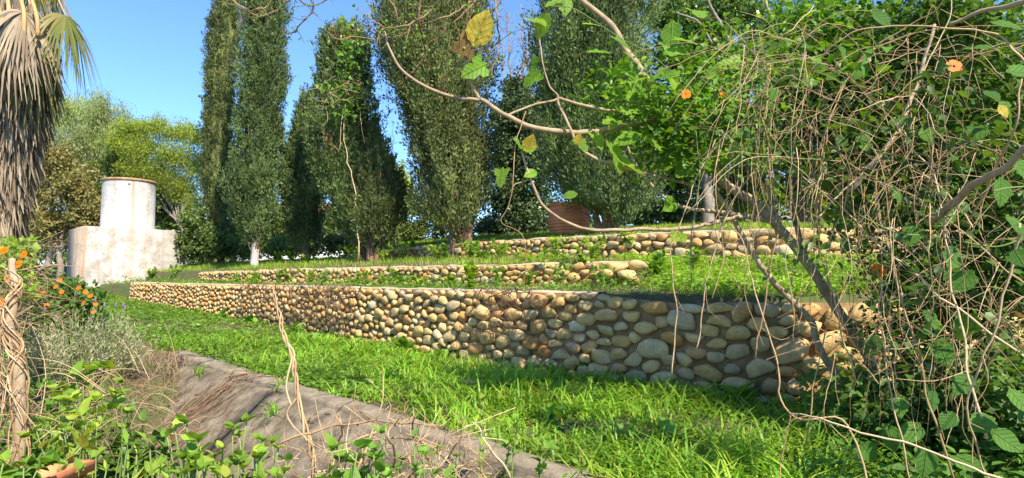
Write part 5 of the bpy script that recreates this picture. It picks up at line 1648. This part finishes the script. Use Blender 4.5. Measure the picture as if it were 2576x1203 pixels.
BR = {}
def fig_tree():
    Y0 = 4.6
    b = at(2215, 965, 4.9); b[2] = gz(b[0], b[1])
    t = thing("fig_tree", b, "fig tree with long bare arching branches reaching left over the terraces", "tree")
    def br(name, pts, r0, r1, mat='fig_bark', n=None, wob=.006):
        P = [at(x, y, Y) for x, y, Y in pts]
        mb = MB(); C = tube(mb, P, r0, r1, 7, n or len(P) * 7, wob)
        o = mb.build(name, M[mat], t); BR[len(BR)] = C
        return C
    T2 = br("trunk", [(2235, 1000, 4.9), (2173, 880, 4.85), (2104, 775, 4.75), (2036, 670, 4.65), (1957, 570, 4.55), (1896, 509, 4.5), (1817, 456, 4.4), (1774, 403, 4.35), (1716, 329, 4.3)], .042, .03)
    T1 = br("trunk", [(2125, 985, 4.7), (2110, 959, 4.68), (2057, 865, 4.6), (2036, 802, 4.55), (1947, 712, 4.5), (1878, 612, 4.5), (1840, 540, 4.5), (1800, 480, 4.5)], .03, .016)
    br("branch", [(1716, 329, 4.3), (1668, 276, 4.25), (1626, 201, 4.2), (1573, 122, 4.2), (1536, 64, 4.2), (1462, 0, 4.2), (1400, -60, 4.2)], .03, .018)
    A = br("branch", [(1716, 318, 4.3), (1650, 300, 4.2), (1589, 310, 4.15), (1504, 329, 4.1), (1440, 334, 4.05), (1382, 329, 4.0), (1329, 318, 3.95), (1276, 291, 3.9), (1229, 262, 3.85), (1206, 248, 3.83)], .024, .014)
    br("branch", [(1206, 248, 3.83), (1180, 199, 3.8), (1169, 147, 3.8), (1165, 110, 3.8)], .012, .005)
    br("branch", [(1206, 251, 3.83), (1128, 241, 3.8), (1049, 207, 3.78), (1007, 173, 3.75), (981, 126, 3.75), (971, 84, 3.75)], .012, .006)
    br("branch", [(1740, 330, 4.35), (1620, 290, 4.2), (1525, 278, 4.1), (1460, 262, 4.05), (1403, 246, 4.0)], .014, .010)
    br("branch", [(1276, 291, 3.92), (1340, 265, 3.95), (1403, 246, 4.0), (1382, 212, 3.98), (1361, 138, 3.95), (1356, 74, 3.95)], .008, .005)
    br("branch", [(1403, 246, 4.0), (1406, 265, 4.0), (1435, 323, 3.98), (1456, 366, 3.98), (1494, 397, 4.0), (1546, 416, 4.05), (1640, 440, 4.2), (1760, 470, 4.4)], .009, .012)
    L5 = br("branch", [(1900, 540, 4.5), (1833, 551, 4.4), (1764, 569, 4.3), (1684, 577, 4.2), (1610, 575, 4.1), (1525, 580, 4.0), (1462, 572, 3.95), (1403, 546, 3.9), (1361, 509, 3.87), (1335, 450, 3.85), (1313, 381, 3.85)], .016, .007)
    br("branch", [(1335, 455, 3.86), (1300, 462, 3.85), (1290, 470, 3.84)], .004, .003)
    br("branch", [(1950, 560, 4.55), (1830, 535, 4.45), (1737, 525, 4.35), (1668, 493, 4.25), (1605, 424, 4.15), (1568, 355, 4.1)], .018, .008)
    br("branch", [(1290, 470, 3.84), (1300, 350, 3.86), (1325, 280, 3.9)], .003, .003, 'twig')
    br("branch", [(1290, 470, 3.84), (1278, 520, 3.84), (1262, 560, 3.84), (1310, 590, 3.84), (1325, 650, 3.84), (1318, 720, 3.84)], .0028, .002, 'twig')
    br("branch", [(1960, 600, 4.6), (1930, 480, 4.7), (1880, 400, 4.8), (1800, 340, 4.9), (1700, 300, 5.0)], .02, .012)
    br("branch", [(2040, 680, 4.7), (2000, 560, 4.8), (1985, 440, 4.9), (2010, 300, 5.0), (1990, 150, 5.1), (1940, 40, 5.1), (1900, -60, 5.1)], .022, .014)
    br("branch", [(1985, 440, 4.9), (1920, 330, 5.0), (1840, 240, 5.1), (1800, 130, 5.1), (1760, 60, 5.1), (1700, 30, 5.1)], .014, .008, 'grey_bark')
    br("branch", [(1950, 300, 5.2), (1880, 200, 5.2), (1830, 90, 5.2), (1790, 20, 5.2), (1770, -40, 5.2)], .016, .012, 'grey_bark')
    # leaves that can be told apart
    spots = [(1340, 50, 3.9, 60), (1370, 55, 3.92, 55), (1420, 5, 4.0, 45), (1205, 170, 3.75, 62), (1300, 357, 3.84, 40), (1330, 375, 3.84, 50), (1262, 437, 3.82, 42), (1340, 435, 3.85, 30),
             (1345, 190, 3.9, 45), (1345, 155, 3.9, 35), (1495, 130, 4.1, 50), (1555, 100, 4.1, 45), (1575, 170, 4.1, 50), (1690, 75, 4.3, 60), (1755, 30, 4.3, 60), (1710, 100, 4.2, 45), (1545, 305, 4.0, 55), (1660, 190, 4.1, 70),
             (1590, 345, 4.0, 60), (1600, 230, 4.05, 55), (1545, 380, 4.0, 70), (1575, 410, 4.05, 65), (1640, 270, 4.1, 60), (1700, 220, 4.1, 60), (1780, 180, 4.2, 60), (1850, 160, 4.3, 60), (1690, 130, 4.2, 50), (1480, 60, 4.1, 35),
             (1500, 345, 4.05, 45), (1730, 420, 4.2, 55), (1690, 510, 4.2, 45), (1710, 590, 4.2, 50), (1460, 360, 3.95, 40), (1400, 5, 4.0, 40), (1580, 280, 4.0, 50), (1630, 350, 4.1, 55), (1750, 300, 4.2, 60), (1830, 230, 4.3, 65), (1890, 110, 4.4, 60), (1960, 60, 4.5, 60), (1990, 20, 4.5, 60), (1900, 190, 4.4, 55), (1820, 380, 4.3, 55), (1440, 490, 3.95, 30), (1345, 260, 3.9, 26)]
    for (x, y, Y, s) in spots:
        sz = s * Y / F * 1.15
        ax = nrm(np.array([rng.normal() * .8, rng.normal() * .4 - .3, -.35 + rng.normal() * .4]))
        place_leaf(t, FIGL[rng.integers(len(FIGL))], at(x, y, Y) - ax * sz * .45, ax, (rng.normal() * .4 + .2, -.75, .8 + rng.normal() * .3), sz)
    for (x, y, Y, s, m) in [(1198, 105, 3.75, 78, YELL), (1165, 130, 3.77, 62, BRNL), (1330, 370, 3.83, 40, YELL), (1455, 350, 3.95, 26, YELL)]:
        sz = s * Y / F * 1.1
        o = place_leaf(t, m, at(x - 8, y + 18, Y), (.35, -.2, .85), (.2, -1, .3), sz)
        o["label"] = "yellowing leaf" if m is YELL else "brown spotted leaf"
    return t
FIG = fig_tree()

# ------------------------------------------------------------------ vine thicket on the right
def thicket():
    b = at(2330, 1000, 4.2); b[2] = gz(b[0], b[1])
    t = thing("vine_thicket", b, "overgrown flowering vine thicket of dry stems and leaves filling the right side", "vine")
    # leafy mass; sun and shade put into brighter and darker leaf colours
    mb, md = MB(), MB()
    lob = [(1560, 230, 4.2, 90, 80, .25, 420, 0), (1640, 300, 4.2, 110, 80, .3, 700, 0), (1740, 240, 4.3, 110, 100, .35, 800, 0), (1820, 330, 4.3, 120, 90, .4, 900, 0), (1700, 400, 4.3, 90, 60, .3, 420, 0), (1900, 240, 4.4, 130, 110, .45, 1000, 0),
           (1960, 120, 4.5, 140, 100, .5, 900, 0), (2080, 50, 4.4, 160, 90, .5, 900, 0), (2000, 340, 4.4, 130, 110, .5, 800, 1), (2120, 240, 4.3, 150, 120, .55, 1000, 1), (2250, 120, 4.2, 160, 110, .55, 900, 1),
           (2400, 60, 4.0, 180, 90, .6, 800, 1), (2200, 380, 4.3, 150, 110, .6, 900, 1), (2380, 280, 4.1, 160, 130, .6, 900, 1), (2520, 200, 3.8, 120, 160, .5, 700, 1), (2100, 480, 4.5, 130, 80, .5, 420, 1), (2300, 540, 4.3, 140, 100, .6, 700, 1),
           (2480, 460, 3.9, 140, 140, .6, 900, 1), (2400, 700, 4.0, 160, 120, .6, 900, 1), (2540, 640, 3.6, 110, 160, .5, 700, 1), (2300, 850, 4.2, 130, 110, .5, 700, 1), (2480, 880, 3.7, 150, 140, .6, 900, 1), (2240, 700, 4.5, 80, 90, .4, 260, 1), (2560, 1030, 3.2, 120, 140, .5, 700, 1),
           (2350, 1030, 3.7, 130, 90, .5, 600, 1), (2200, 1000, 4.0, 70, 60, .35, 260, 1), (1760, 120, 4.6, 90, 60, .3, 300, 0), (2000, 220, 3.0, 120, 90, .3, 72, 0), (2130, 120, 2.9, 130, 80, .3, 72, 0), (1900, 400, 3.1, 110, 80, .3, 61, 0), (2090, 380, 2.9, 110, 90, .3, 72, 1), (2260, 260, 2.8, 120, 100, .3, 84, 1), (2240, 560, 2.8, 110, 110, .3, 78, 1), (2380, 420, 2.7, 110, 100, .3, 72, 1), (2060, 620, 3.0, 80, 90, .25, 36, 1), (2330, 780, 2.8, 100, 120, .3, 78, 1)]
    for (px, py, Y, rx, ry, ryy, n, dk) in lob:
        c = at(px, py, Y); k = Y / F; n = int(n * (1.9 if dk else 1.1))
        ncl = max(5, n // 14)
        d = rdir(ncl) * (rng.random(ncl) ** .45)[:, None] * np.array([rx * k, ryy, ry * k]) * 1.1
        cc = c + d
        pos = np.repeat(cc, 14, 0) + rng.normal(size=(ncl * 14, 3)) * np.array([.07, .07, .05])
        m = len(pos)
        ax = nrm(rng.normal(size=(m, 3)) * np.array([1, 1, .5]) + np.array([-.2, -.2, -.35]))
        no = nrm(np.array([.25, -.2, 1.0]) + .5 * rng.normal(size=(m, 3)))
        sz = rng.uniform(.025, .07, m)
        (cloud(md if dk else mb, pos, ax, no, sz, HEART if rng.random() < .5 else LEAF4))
    tag(mb.build("sun_tone_leaves", M['thicket'], t), kind="stuff")
    tag(md.build("shade_tone_leaves", M['dark_leaf'], t), "small leaves coloured darker for shade", kind="stuff")
    # dry stems: the ones that stand out in the photograph
    S_ = [  [(2190, 1230, 2.6), (2120, 1060, 2.7), (1985, 1045, 2.75), (1950, 900, 2.8), (1900, 740, 2.9), (1870, 620, 3.0), (1840, 560, 3.1)],
            [(2700, 1000, 2.3), (2576, 900, 2.4), (2400, 770, 2.6), (2270, 670, 2.75), (2180, 590, 2.9), (2090, 500, 3.1), (2000, 430, 3.2)],
            [(2650, 760, 2.2), (2560, 700, 2.3), (2430, 590, 2.5), (2300, 500, 2.7), (2180, 440, 2.8), (2050, 330, 3.0), (2000, 290, 3.1)],
            [(2400, 1210, 2.6), (2360, 1080, 2.6), (2310, 900, 2.65), (2270, 760, 2.7), (2240, 640, 2.75), (2205, 520, 2.8), (2210, 430, 2.8), (2290, 330, 2.8), (2290, 220, 2.8), (2280, 100, 2.8)],
            [(2290, 1210, 2.7), (2270, 1120, 2.7), (2240, 1000, 2.75), (2220, 900, 2.8), (2215, 760, 2.8), (2220, 600, 2.8), (2210, 500, 2.85)],
            [(2030, 1120, 2.9), (2060, 900, 2.95), (2090, 760, 3.0), (2060, 600, 3.0), (2050, 420, 3.0), (2100, 250, 3.0), (2170, 150, 3.0), (2280, 90, 3.0), (2420, 70, 2.9), (2600, 60, 2.8)],
            [(2060, 640, 3.2), (2070, 480, 3.2), (2085, 320, 3.2), (2130, 200, 3.2), (2210, 110, 3.2), (2330, 40, 3.1), (2400, -30, 3.0)],
            [(2040, 560, 3.1), (2130, 470, 3.1), (2220, 380, 3.1), (2290, 260, 3.1), (2330, 160, 3.1), (2380, 60, 3.1), (2400, -40, 3.1)],
            [(2480, 1100, 2.4), (2440, 960, 2.45), (2420, 820, 2.5), (2390, 690, 2.55), (2370, 560, 2.6), (2350, 440, 2.65), (2300, 380, 2.7), (2250, 300, 2.75)],
            [(2600, 180, 2.4), (2540, 120, 2.5), (2480, 80, 2.6), (2360, 70, 2.7), (2270, 68, 2.8), (2150, 80, 2.9), (2080, 130, 3.0), (2030, 240, 3.1)],
            [(2420, 560, 2.6), (2480, 480, 2.5), (2520, 400, 2.4), (2560, 300, 2.3), (2580, 200, 2.3)],
            [(2450, 580, 2.5), (2410, 520, 2.55), (2350, 460, 2.6), (2290, 430, 2.7)],
            [(2700, 1260, 2.2), (2450, 1180, 2.3), (2300, 1120, 2.4), (2150, 1080, 2.5), (2050, 1050, 2.6), (1985, 1045, 2.7)],
            [(1960, 1240, 2.7), (1970, 1150, 2.75), (1985, 1045, 2.75)],
            [(2000, 860, 2.9), (1990, 740, 2.9), (2010, 600, 2.9), (1990, 450, 2.95), (2030, 330, 3.0), (2090, 230, 3.0)],
            [(1900, 900, 3.0), (1930, 720, 3.0), (1960, 560, 3.0), (1940, 420, 3.05), (1990, 300, 3.1), (2050, 200, 3.1)],
            [(2150, 960, 3.0), (2110, 800, 3.0), (2080, 640, 3.0), (2130, 480, 3.0), (2110, 330, 3.0), (2150, 230, 3.0)],
            [(2560, 560, 2.2), (2540, 700, 2.25), (2480, 880, 2.3), (2430, 1020, 2.35), (2470, 1150, 2.4), (2500, 1230, 2.4)],
            [(1690, 940, 3.2), (1700, 780, 3.2), (1690, 620, 3.2), (1740, 480, 3.2), (1800, 350, 3.3)],
            [(1750, 880, 3.1), (1770, 760, 3.1), (1800, 620, 3.1), (1850, 500, 3.1), (1930, 380, 3.1)],
            [(1860, 740, 3.0), (1820, 640, 3.0), (1800, 560, 3.0), (1850, 470, 3.0), (1960, 400, 3.0), (2080, 370, 3.0), (2200, 400, 2.95)]]
    for k, P in enumerate(S_):
        mb = MB(); r = rng.uniform(.0028, .0055)
        C = tube(mb, [at(x, y, Y) for x, y, Y in P], r, r * .6, 5, len(P) * 6, .012, rng.random())
        for j in range(3):
            s = C[rng.integers(3, len(C) - 2)]; e = s + np.array([rng.normal() * .12, rng.normal() * .08, -abs(rng.normal()) * .15])
            tube(mb, [s, (s + e) / 2 + rng.normal(size=3) * .03, e], r * .4, r * .25, 4, 7, 0, rng.random())
        mb.build("dry_stem", M['twig'], t)
    # thicker brown limbs
    for P, r in [([(2330, 560, 2.6), (2420, 490, 2.4), (2500, 440, 2.2), (2580, 370, 2.05), (2680, 300, 2.0)], .016), ([(2620, 0, 2.3), (2540, 15, 2.4), (2470, 30, 2.5), (2380, 60, 2.6)], .012),
                 ([(2140, 480, 3.3), (2260, 330, 3.2), (2310, 200, 3.2), (2350, 60, 3.2)], .014)]:
        mb = MB(); tube(mb, [at(x, y, Y) for x, y, Y in P], r, r * .6, 7, 24, .012); mb.build("woody_stem", M['fig_bark'], t)
    # the haze of thinner stems, hanging and arching
    mb = MB()
    for k in range(320):
        x0 = rng.uniform(1800, 2480) if rng.random() < .8 else rng.uniform(2200, 2620); y0 = rng.uniform(60, 900); Y = rng.uniform(2.35, 3.7)
        dirx = rng.normal() * 120 - 30; L = rng.uniform(180, 480)
        if x0 < 2080 and y0 > 420: y0 = rng.uniform(60, 420)
        if rng.random() < .45:                               # hanging
            P = [(x0, y0), (x0 + dirx * .2, y0 + L * .35), (x0 + dirx * .25 + rng.normal() * 20, y0 + L * .7), (x0 + dirx * .4, min(y0 + L, 1150))]
        else:                                                # arching
            a = rng.uniform(-.9, .9); s = rng.choice([-1, 1])
            P = [(x0 + s * L * (j / 3 - .5) * math.cos(a), y0 + L * (j / 3 - .5) * math.sin(a) + 60 * ((j / 3 - .5) * 2) ** 2 + rng.normal() * 14) for j in range(4)]
        r = rng.uniform(.0009, .0022)
        tube(mb, [at(x, y, Y + .1 * rng.normal()) for x, y in P], r, r * .6, 4, 14, .012, rng.random())
    tag(mb.build("thin_stems", M['twig'], t), kind="stuff")
    mb = MB()
    for k in range(130):                                     # darker brown twigs deeper inside and low down
        x0 = rng.uniform(2150, 2650); y0 = rng.uniform(300, 1150); Y = rng.uniform(3.0, 4.4); a = rng.uniform(0, math.pi); L = rng.uniform(120, 320)
        P = [(x0 + L * (j / 3 - .5) * math.cos(a), y0 + L * (j / 3 - .5) * math.sin(a) + rng.normal() * 16) for j in range(4)]
        tube(mb, [at(x, y, Y + .12 * rng.normal()) for x, y in P], rng.uniform(.0015, .004), .001, 4, 10, .01, rng.random())
    tag(mb.build("inner_twigs", M['twig_dark'], t), kind="stuff")
    # green shoots
    for P in [[(1740, 740, 3.4), (1738, 600, 3.4), (1760, 450, 3.4), (1750, 330, 3.4)], [(1380, 15, 3.6), (1450, 25, 3.6), (1550, 90, 3.7), (1640, 140, 3.8), (1760, 240, 3.9)], [(2600, 590, 2.3), (2500, 620, 2.35), (2380, 600, 2.45), (2260, 585, 2.5), (2160, 540, 2.6)], [(2700, 460, 2.2), (2560, 470, 2.2), (2500, 480, 2.2)]]:
        mb = MB(); tube(mb, [at(x, y, Y) for x, y, Y in P], .0035, .0025, 5, 30, .004); mb.build("green_shoot", M['green_stem'], t)
    # broad leaves that can be told apart
    big = [(2490, 235, 2.3, 55), (2530, 262, 2.3, 40), (2540, 290, 2.2, 100), (2560, 180, 2.4, 90), (2520, 470, 2.3, 110), (2550, 560, 2.2, 130), (2400, 640, 2.6, 85), (2430, 700, 2.6, 95), (2440, 810, 2.6, 100), (2340, 800, 2.8, 75), (2370, 880, 2.7, 80), (2560, 640, 2.2, 120), (2300, 580, 2.8, 70),
           (2340, 990, 2.8, 75), (2390, 1050, 2.6, 60), (2430, 960, 2.6, 70), (2520, 1100, 2.3, 90), (2480, 1060, 2.4, 80), (2560, 1000, 2.3, 90), (2300, 1080, 2.9, 70), (2260, 1010, 3.0, 65), (2240, 1090, 3.0, 70), (2180, 1130, 2.9, 70), (2330, 1150, 2.7, 80), (2420, 1160, 2.5, 80), (2570, 420, 2.3, 100), (2200, 860, 3.2, 60),
           (2130, 610, 3.3, 50), (2260, 300, 3.0, 60), (2330, 330, 2.9, 55), (2450, 120, 2.7, 80), (2520, 60, 2.5, 90), (2400, 400, 2.8, 70), (2460, 330, 2.6, 80), (2380, 540, 2.8, 70), (2250, 480, 3.1, 60), (2170, 350, 3.3, 55), (2120, 130, 3.3, 60), (2210, 40, 3.2, 65), (2030, 210, 3.5, 60)]
    for (x, y, Y, s) in big:
        s = min(s, 78)
        sz = s * Y / F * .85
        ax = nrm(np.array([rng.normal() * .5, -.35 + rng.normal() * .3, -.75 + rng.normal() * .35]))
        o = place_leaf(t, BIGL[rng.integers(3)], at(x, y, Y) - ax * sz * .45, ax, (rng.normal() * .45, -.9, .65 + rng.normal() * .3), sz)
    o = place_leaf(t, YELL, at(2512, 262, 2.28), (.3, -.2, -.8), (0, -1, .2), .05); o["label"] = "pale yellow leaf"
    for (x, y, Y, s) in [(2400, 167, 2.5, 20), (2210, 681, 3.0, 18), (1725, 237, 4.0, 14), (1815, 240, 4.2, 9)]:
        flower(t, at(x, y, Y), s * Y / F, (-.15, -1, .35))
thicket()

# thorny twigs hanging from above
def thorn_branches():
    for lb, lines, Y, pr in [("dark thorny twigs hanging into the sky above the tall cypresses", [[(560, -40), (605, 15), (660, 45), (720, 5), (740, -30)], [(770, -40), (785, 20), (760, 60), (735, 85), (715, 80)], [(730, -30), (770, 10), (820, 0), (850, -30)], [(690, -20), (670, 20), (640, 25), (600, 50)]], 4.2, 0),
                         ("thorny brown twigs with small leaves crossing the ragged cypress", [[(1260, -40), (1180, 10), (1110, 45), (1040, 75), (980, 95), (930, 70)], [(1130, -30), (1080, 30), (1010, 70), (950, 60), (900, 20)], [(1240, -30), (1250, 50), (1255, 110), (1235, 190)], [(1060, -30), (1055, 60), (1070, 130), (1040, 180), (1000, 215)], [(1200, 0), (1150, 50), (1100, 90), (1060, 120)], [(970, -20), (1000, 40), (960, 100), (900, 92), (850, 95), (810, 70)], [(1290, -20), (1240, 20), (1230, 80)]], 3.8, 1)]:
        b = at(lines[0][0][0], -160, Y)
        t = thing("thorny_branch", b, lb, "branch")
        lf = MB()
        for L in lines:
            mb = MB(); C = tube(mb, [b if False else at(x, y, Y + .08 * rng.normal()) for x, y in L], .0075, .0025, 5, 30, .012)
            for j in range(16):
                s = C[rng.integers(2, 30)]; d = rdir(1)[0]
                tube(mb, [s, s + d * .02, s + d * rng.uniform(.03, .06)], .0022, .0006, 3, 4)
            for j in range(7):
                s = C[rng.integers(4, 30)]; d = nrm(rng.normal(size=3) + (0, 0, -.3)); ln = rng.uniform(.08, .25)
                P2 = tube(mb, [s, s + d * ln * .5 + rng.normal(size=3) * .02, s + d * ln], .003, .0015, 4, 8)
                m = 12 if pr else 5
                cloud(lf, P2[rng.integers(0, 8, m)] + rng.normal(size=(m, 3)) * .012, rdir(m), rdir(m), rng.uniform(.012, .028, m), LEAF2)
            # join every twig to the stem above the frame
            tube(mb, [b, (b + C[0]) / 2 + (.05, 0, .05), C[0]], .012, .0075, 5, 8)
            mb.build("twig", M['twig_dark'], t)
        lf.build("leaves", M['weed'], t)
thorn_branches()

# dry vine and green climber caught in the blunt cypress
def caught_vine():
    b = at(905, 620, 13.6); b[2] = gz(b[0], b[1])
    t = thing("climber", b, "green climber with pale dry stems hanging in the blunt cypress", "vine")
    mb = MB()
    tube(mb, [b, at(895, 500, 13.55), at(870, 380, 13.6), at(865, 250, 13.55)], .015, .008, 5, 20, .05)
    for k in range(45):
        s = at(rng.uniform(800, 925), rng.uniform(205, 275), 13.55 + rng.normal() * .1); e = s + np.array([rng.normal() * .35, rng.normal() * .15, rng.normal() * .28])
        tube(mb, [s, (s + e) / 2 + rng.normal(size=3) * .06, e], .006, .004, 4, 8, 0, .9)
    for P in [[(862, 270), (858, 330), (855, 375), (840, 365)], [(905, 270), (910, 320), (918, 360)]]:
        tube(mb, [at(x, y, 13.5) for x, y in P], .009, .005, 4, 14, .02, .9)
    mb.build("dry_stems", M['twig'], t)
    lf = MB(); n = 420
    p = np.array([at(*q, 13.5 + rng.normal() * .12) for q in np.vstack([np.column_stack([rng.normal(870, 32, n // 2), rng.normal(245, 28, n // 2)]), np.column_stack([rng.normal(888, 22, n - n // 2), rng.normal(120, 35, n - n // 2)])])])
    cloud(lf, p, rdir(n), nrm(np.array([.2, -.6, .8]) + .5 * rng.normal(size=(n, 3))), rng.uniform(.06, .12, n), HEART)
    lf.build("leaves", M['thicket'], t)
caught_vine()
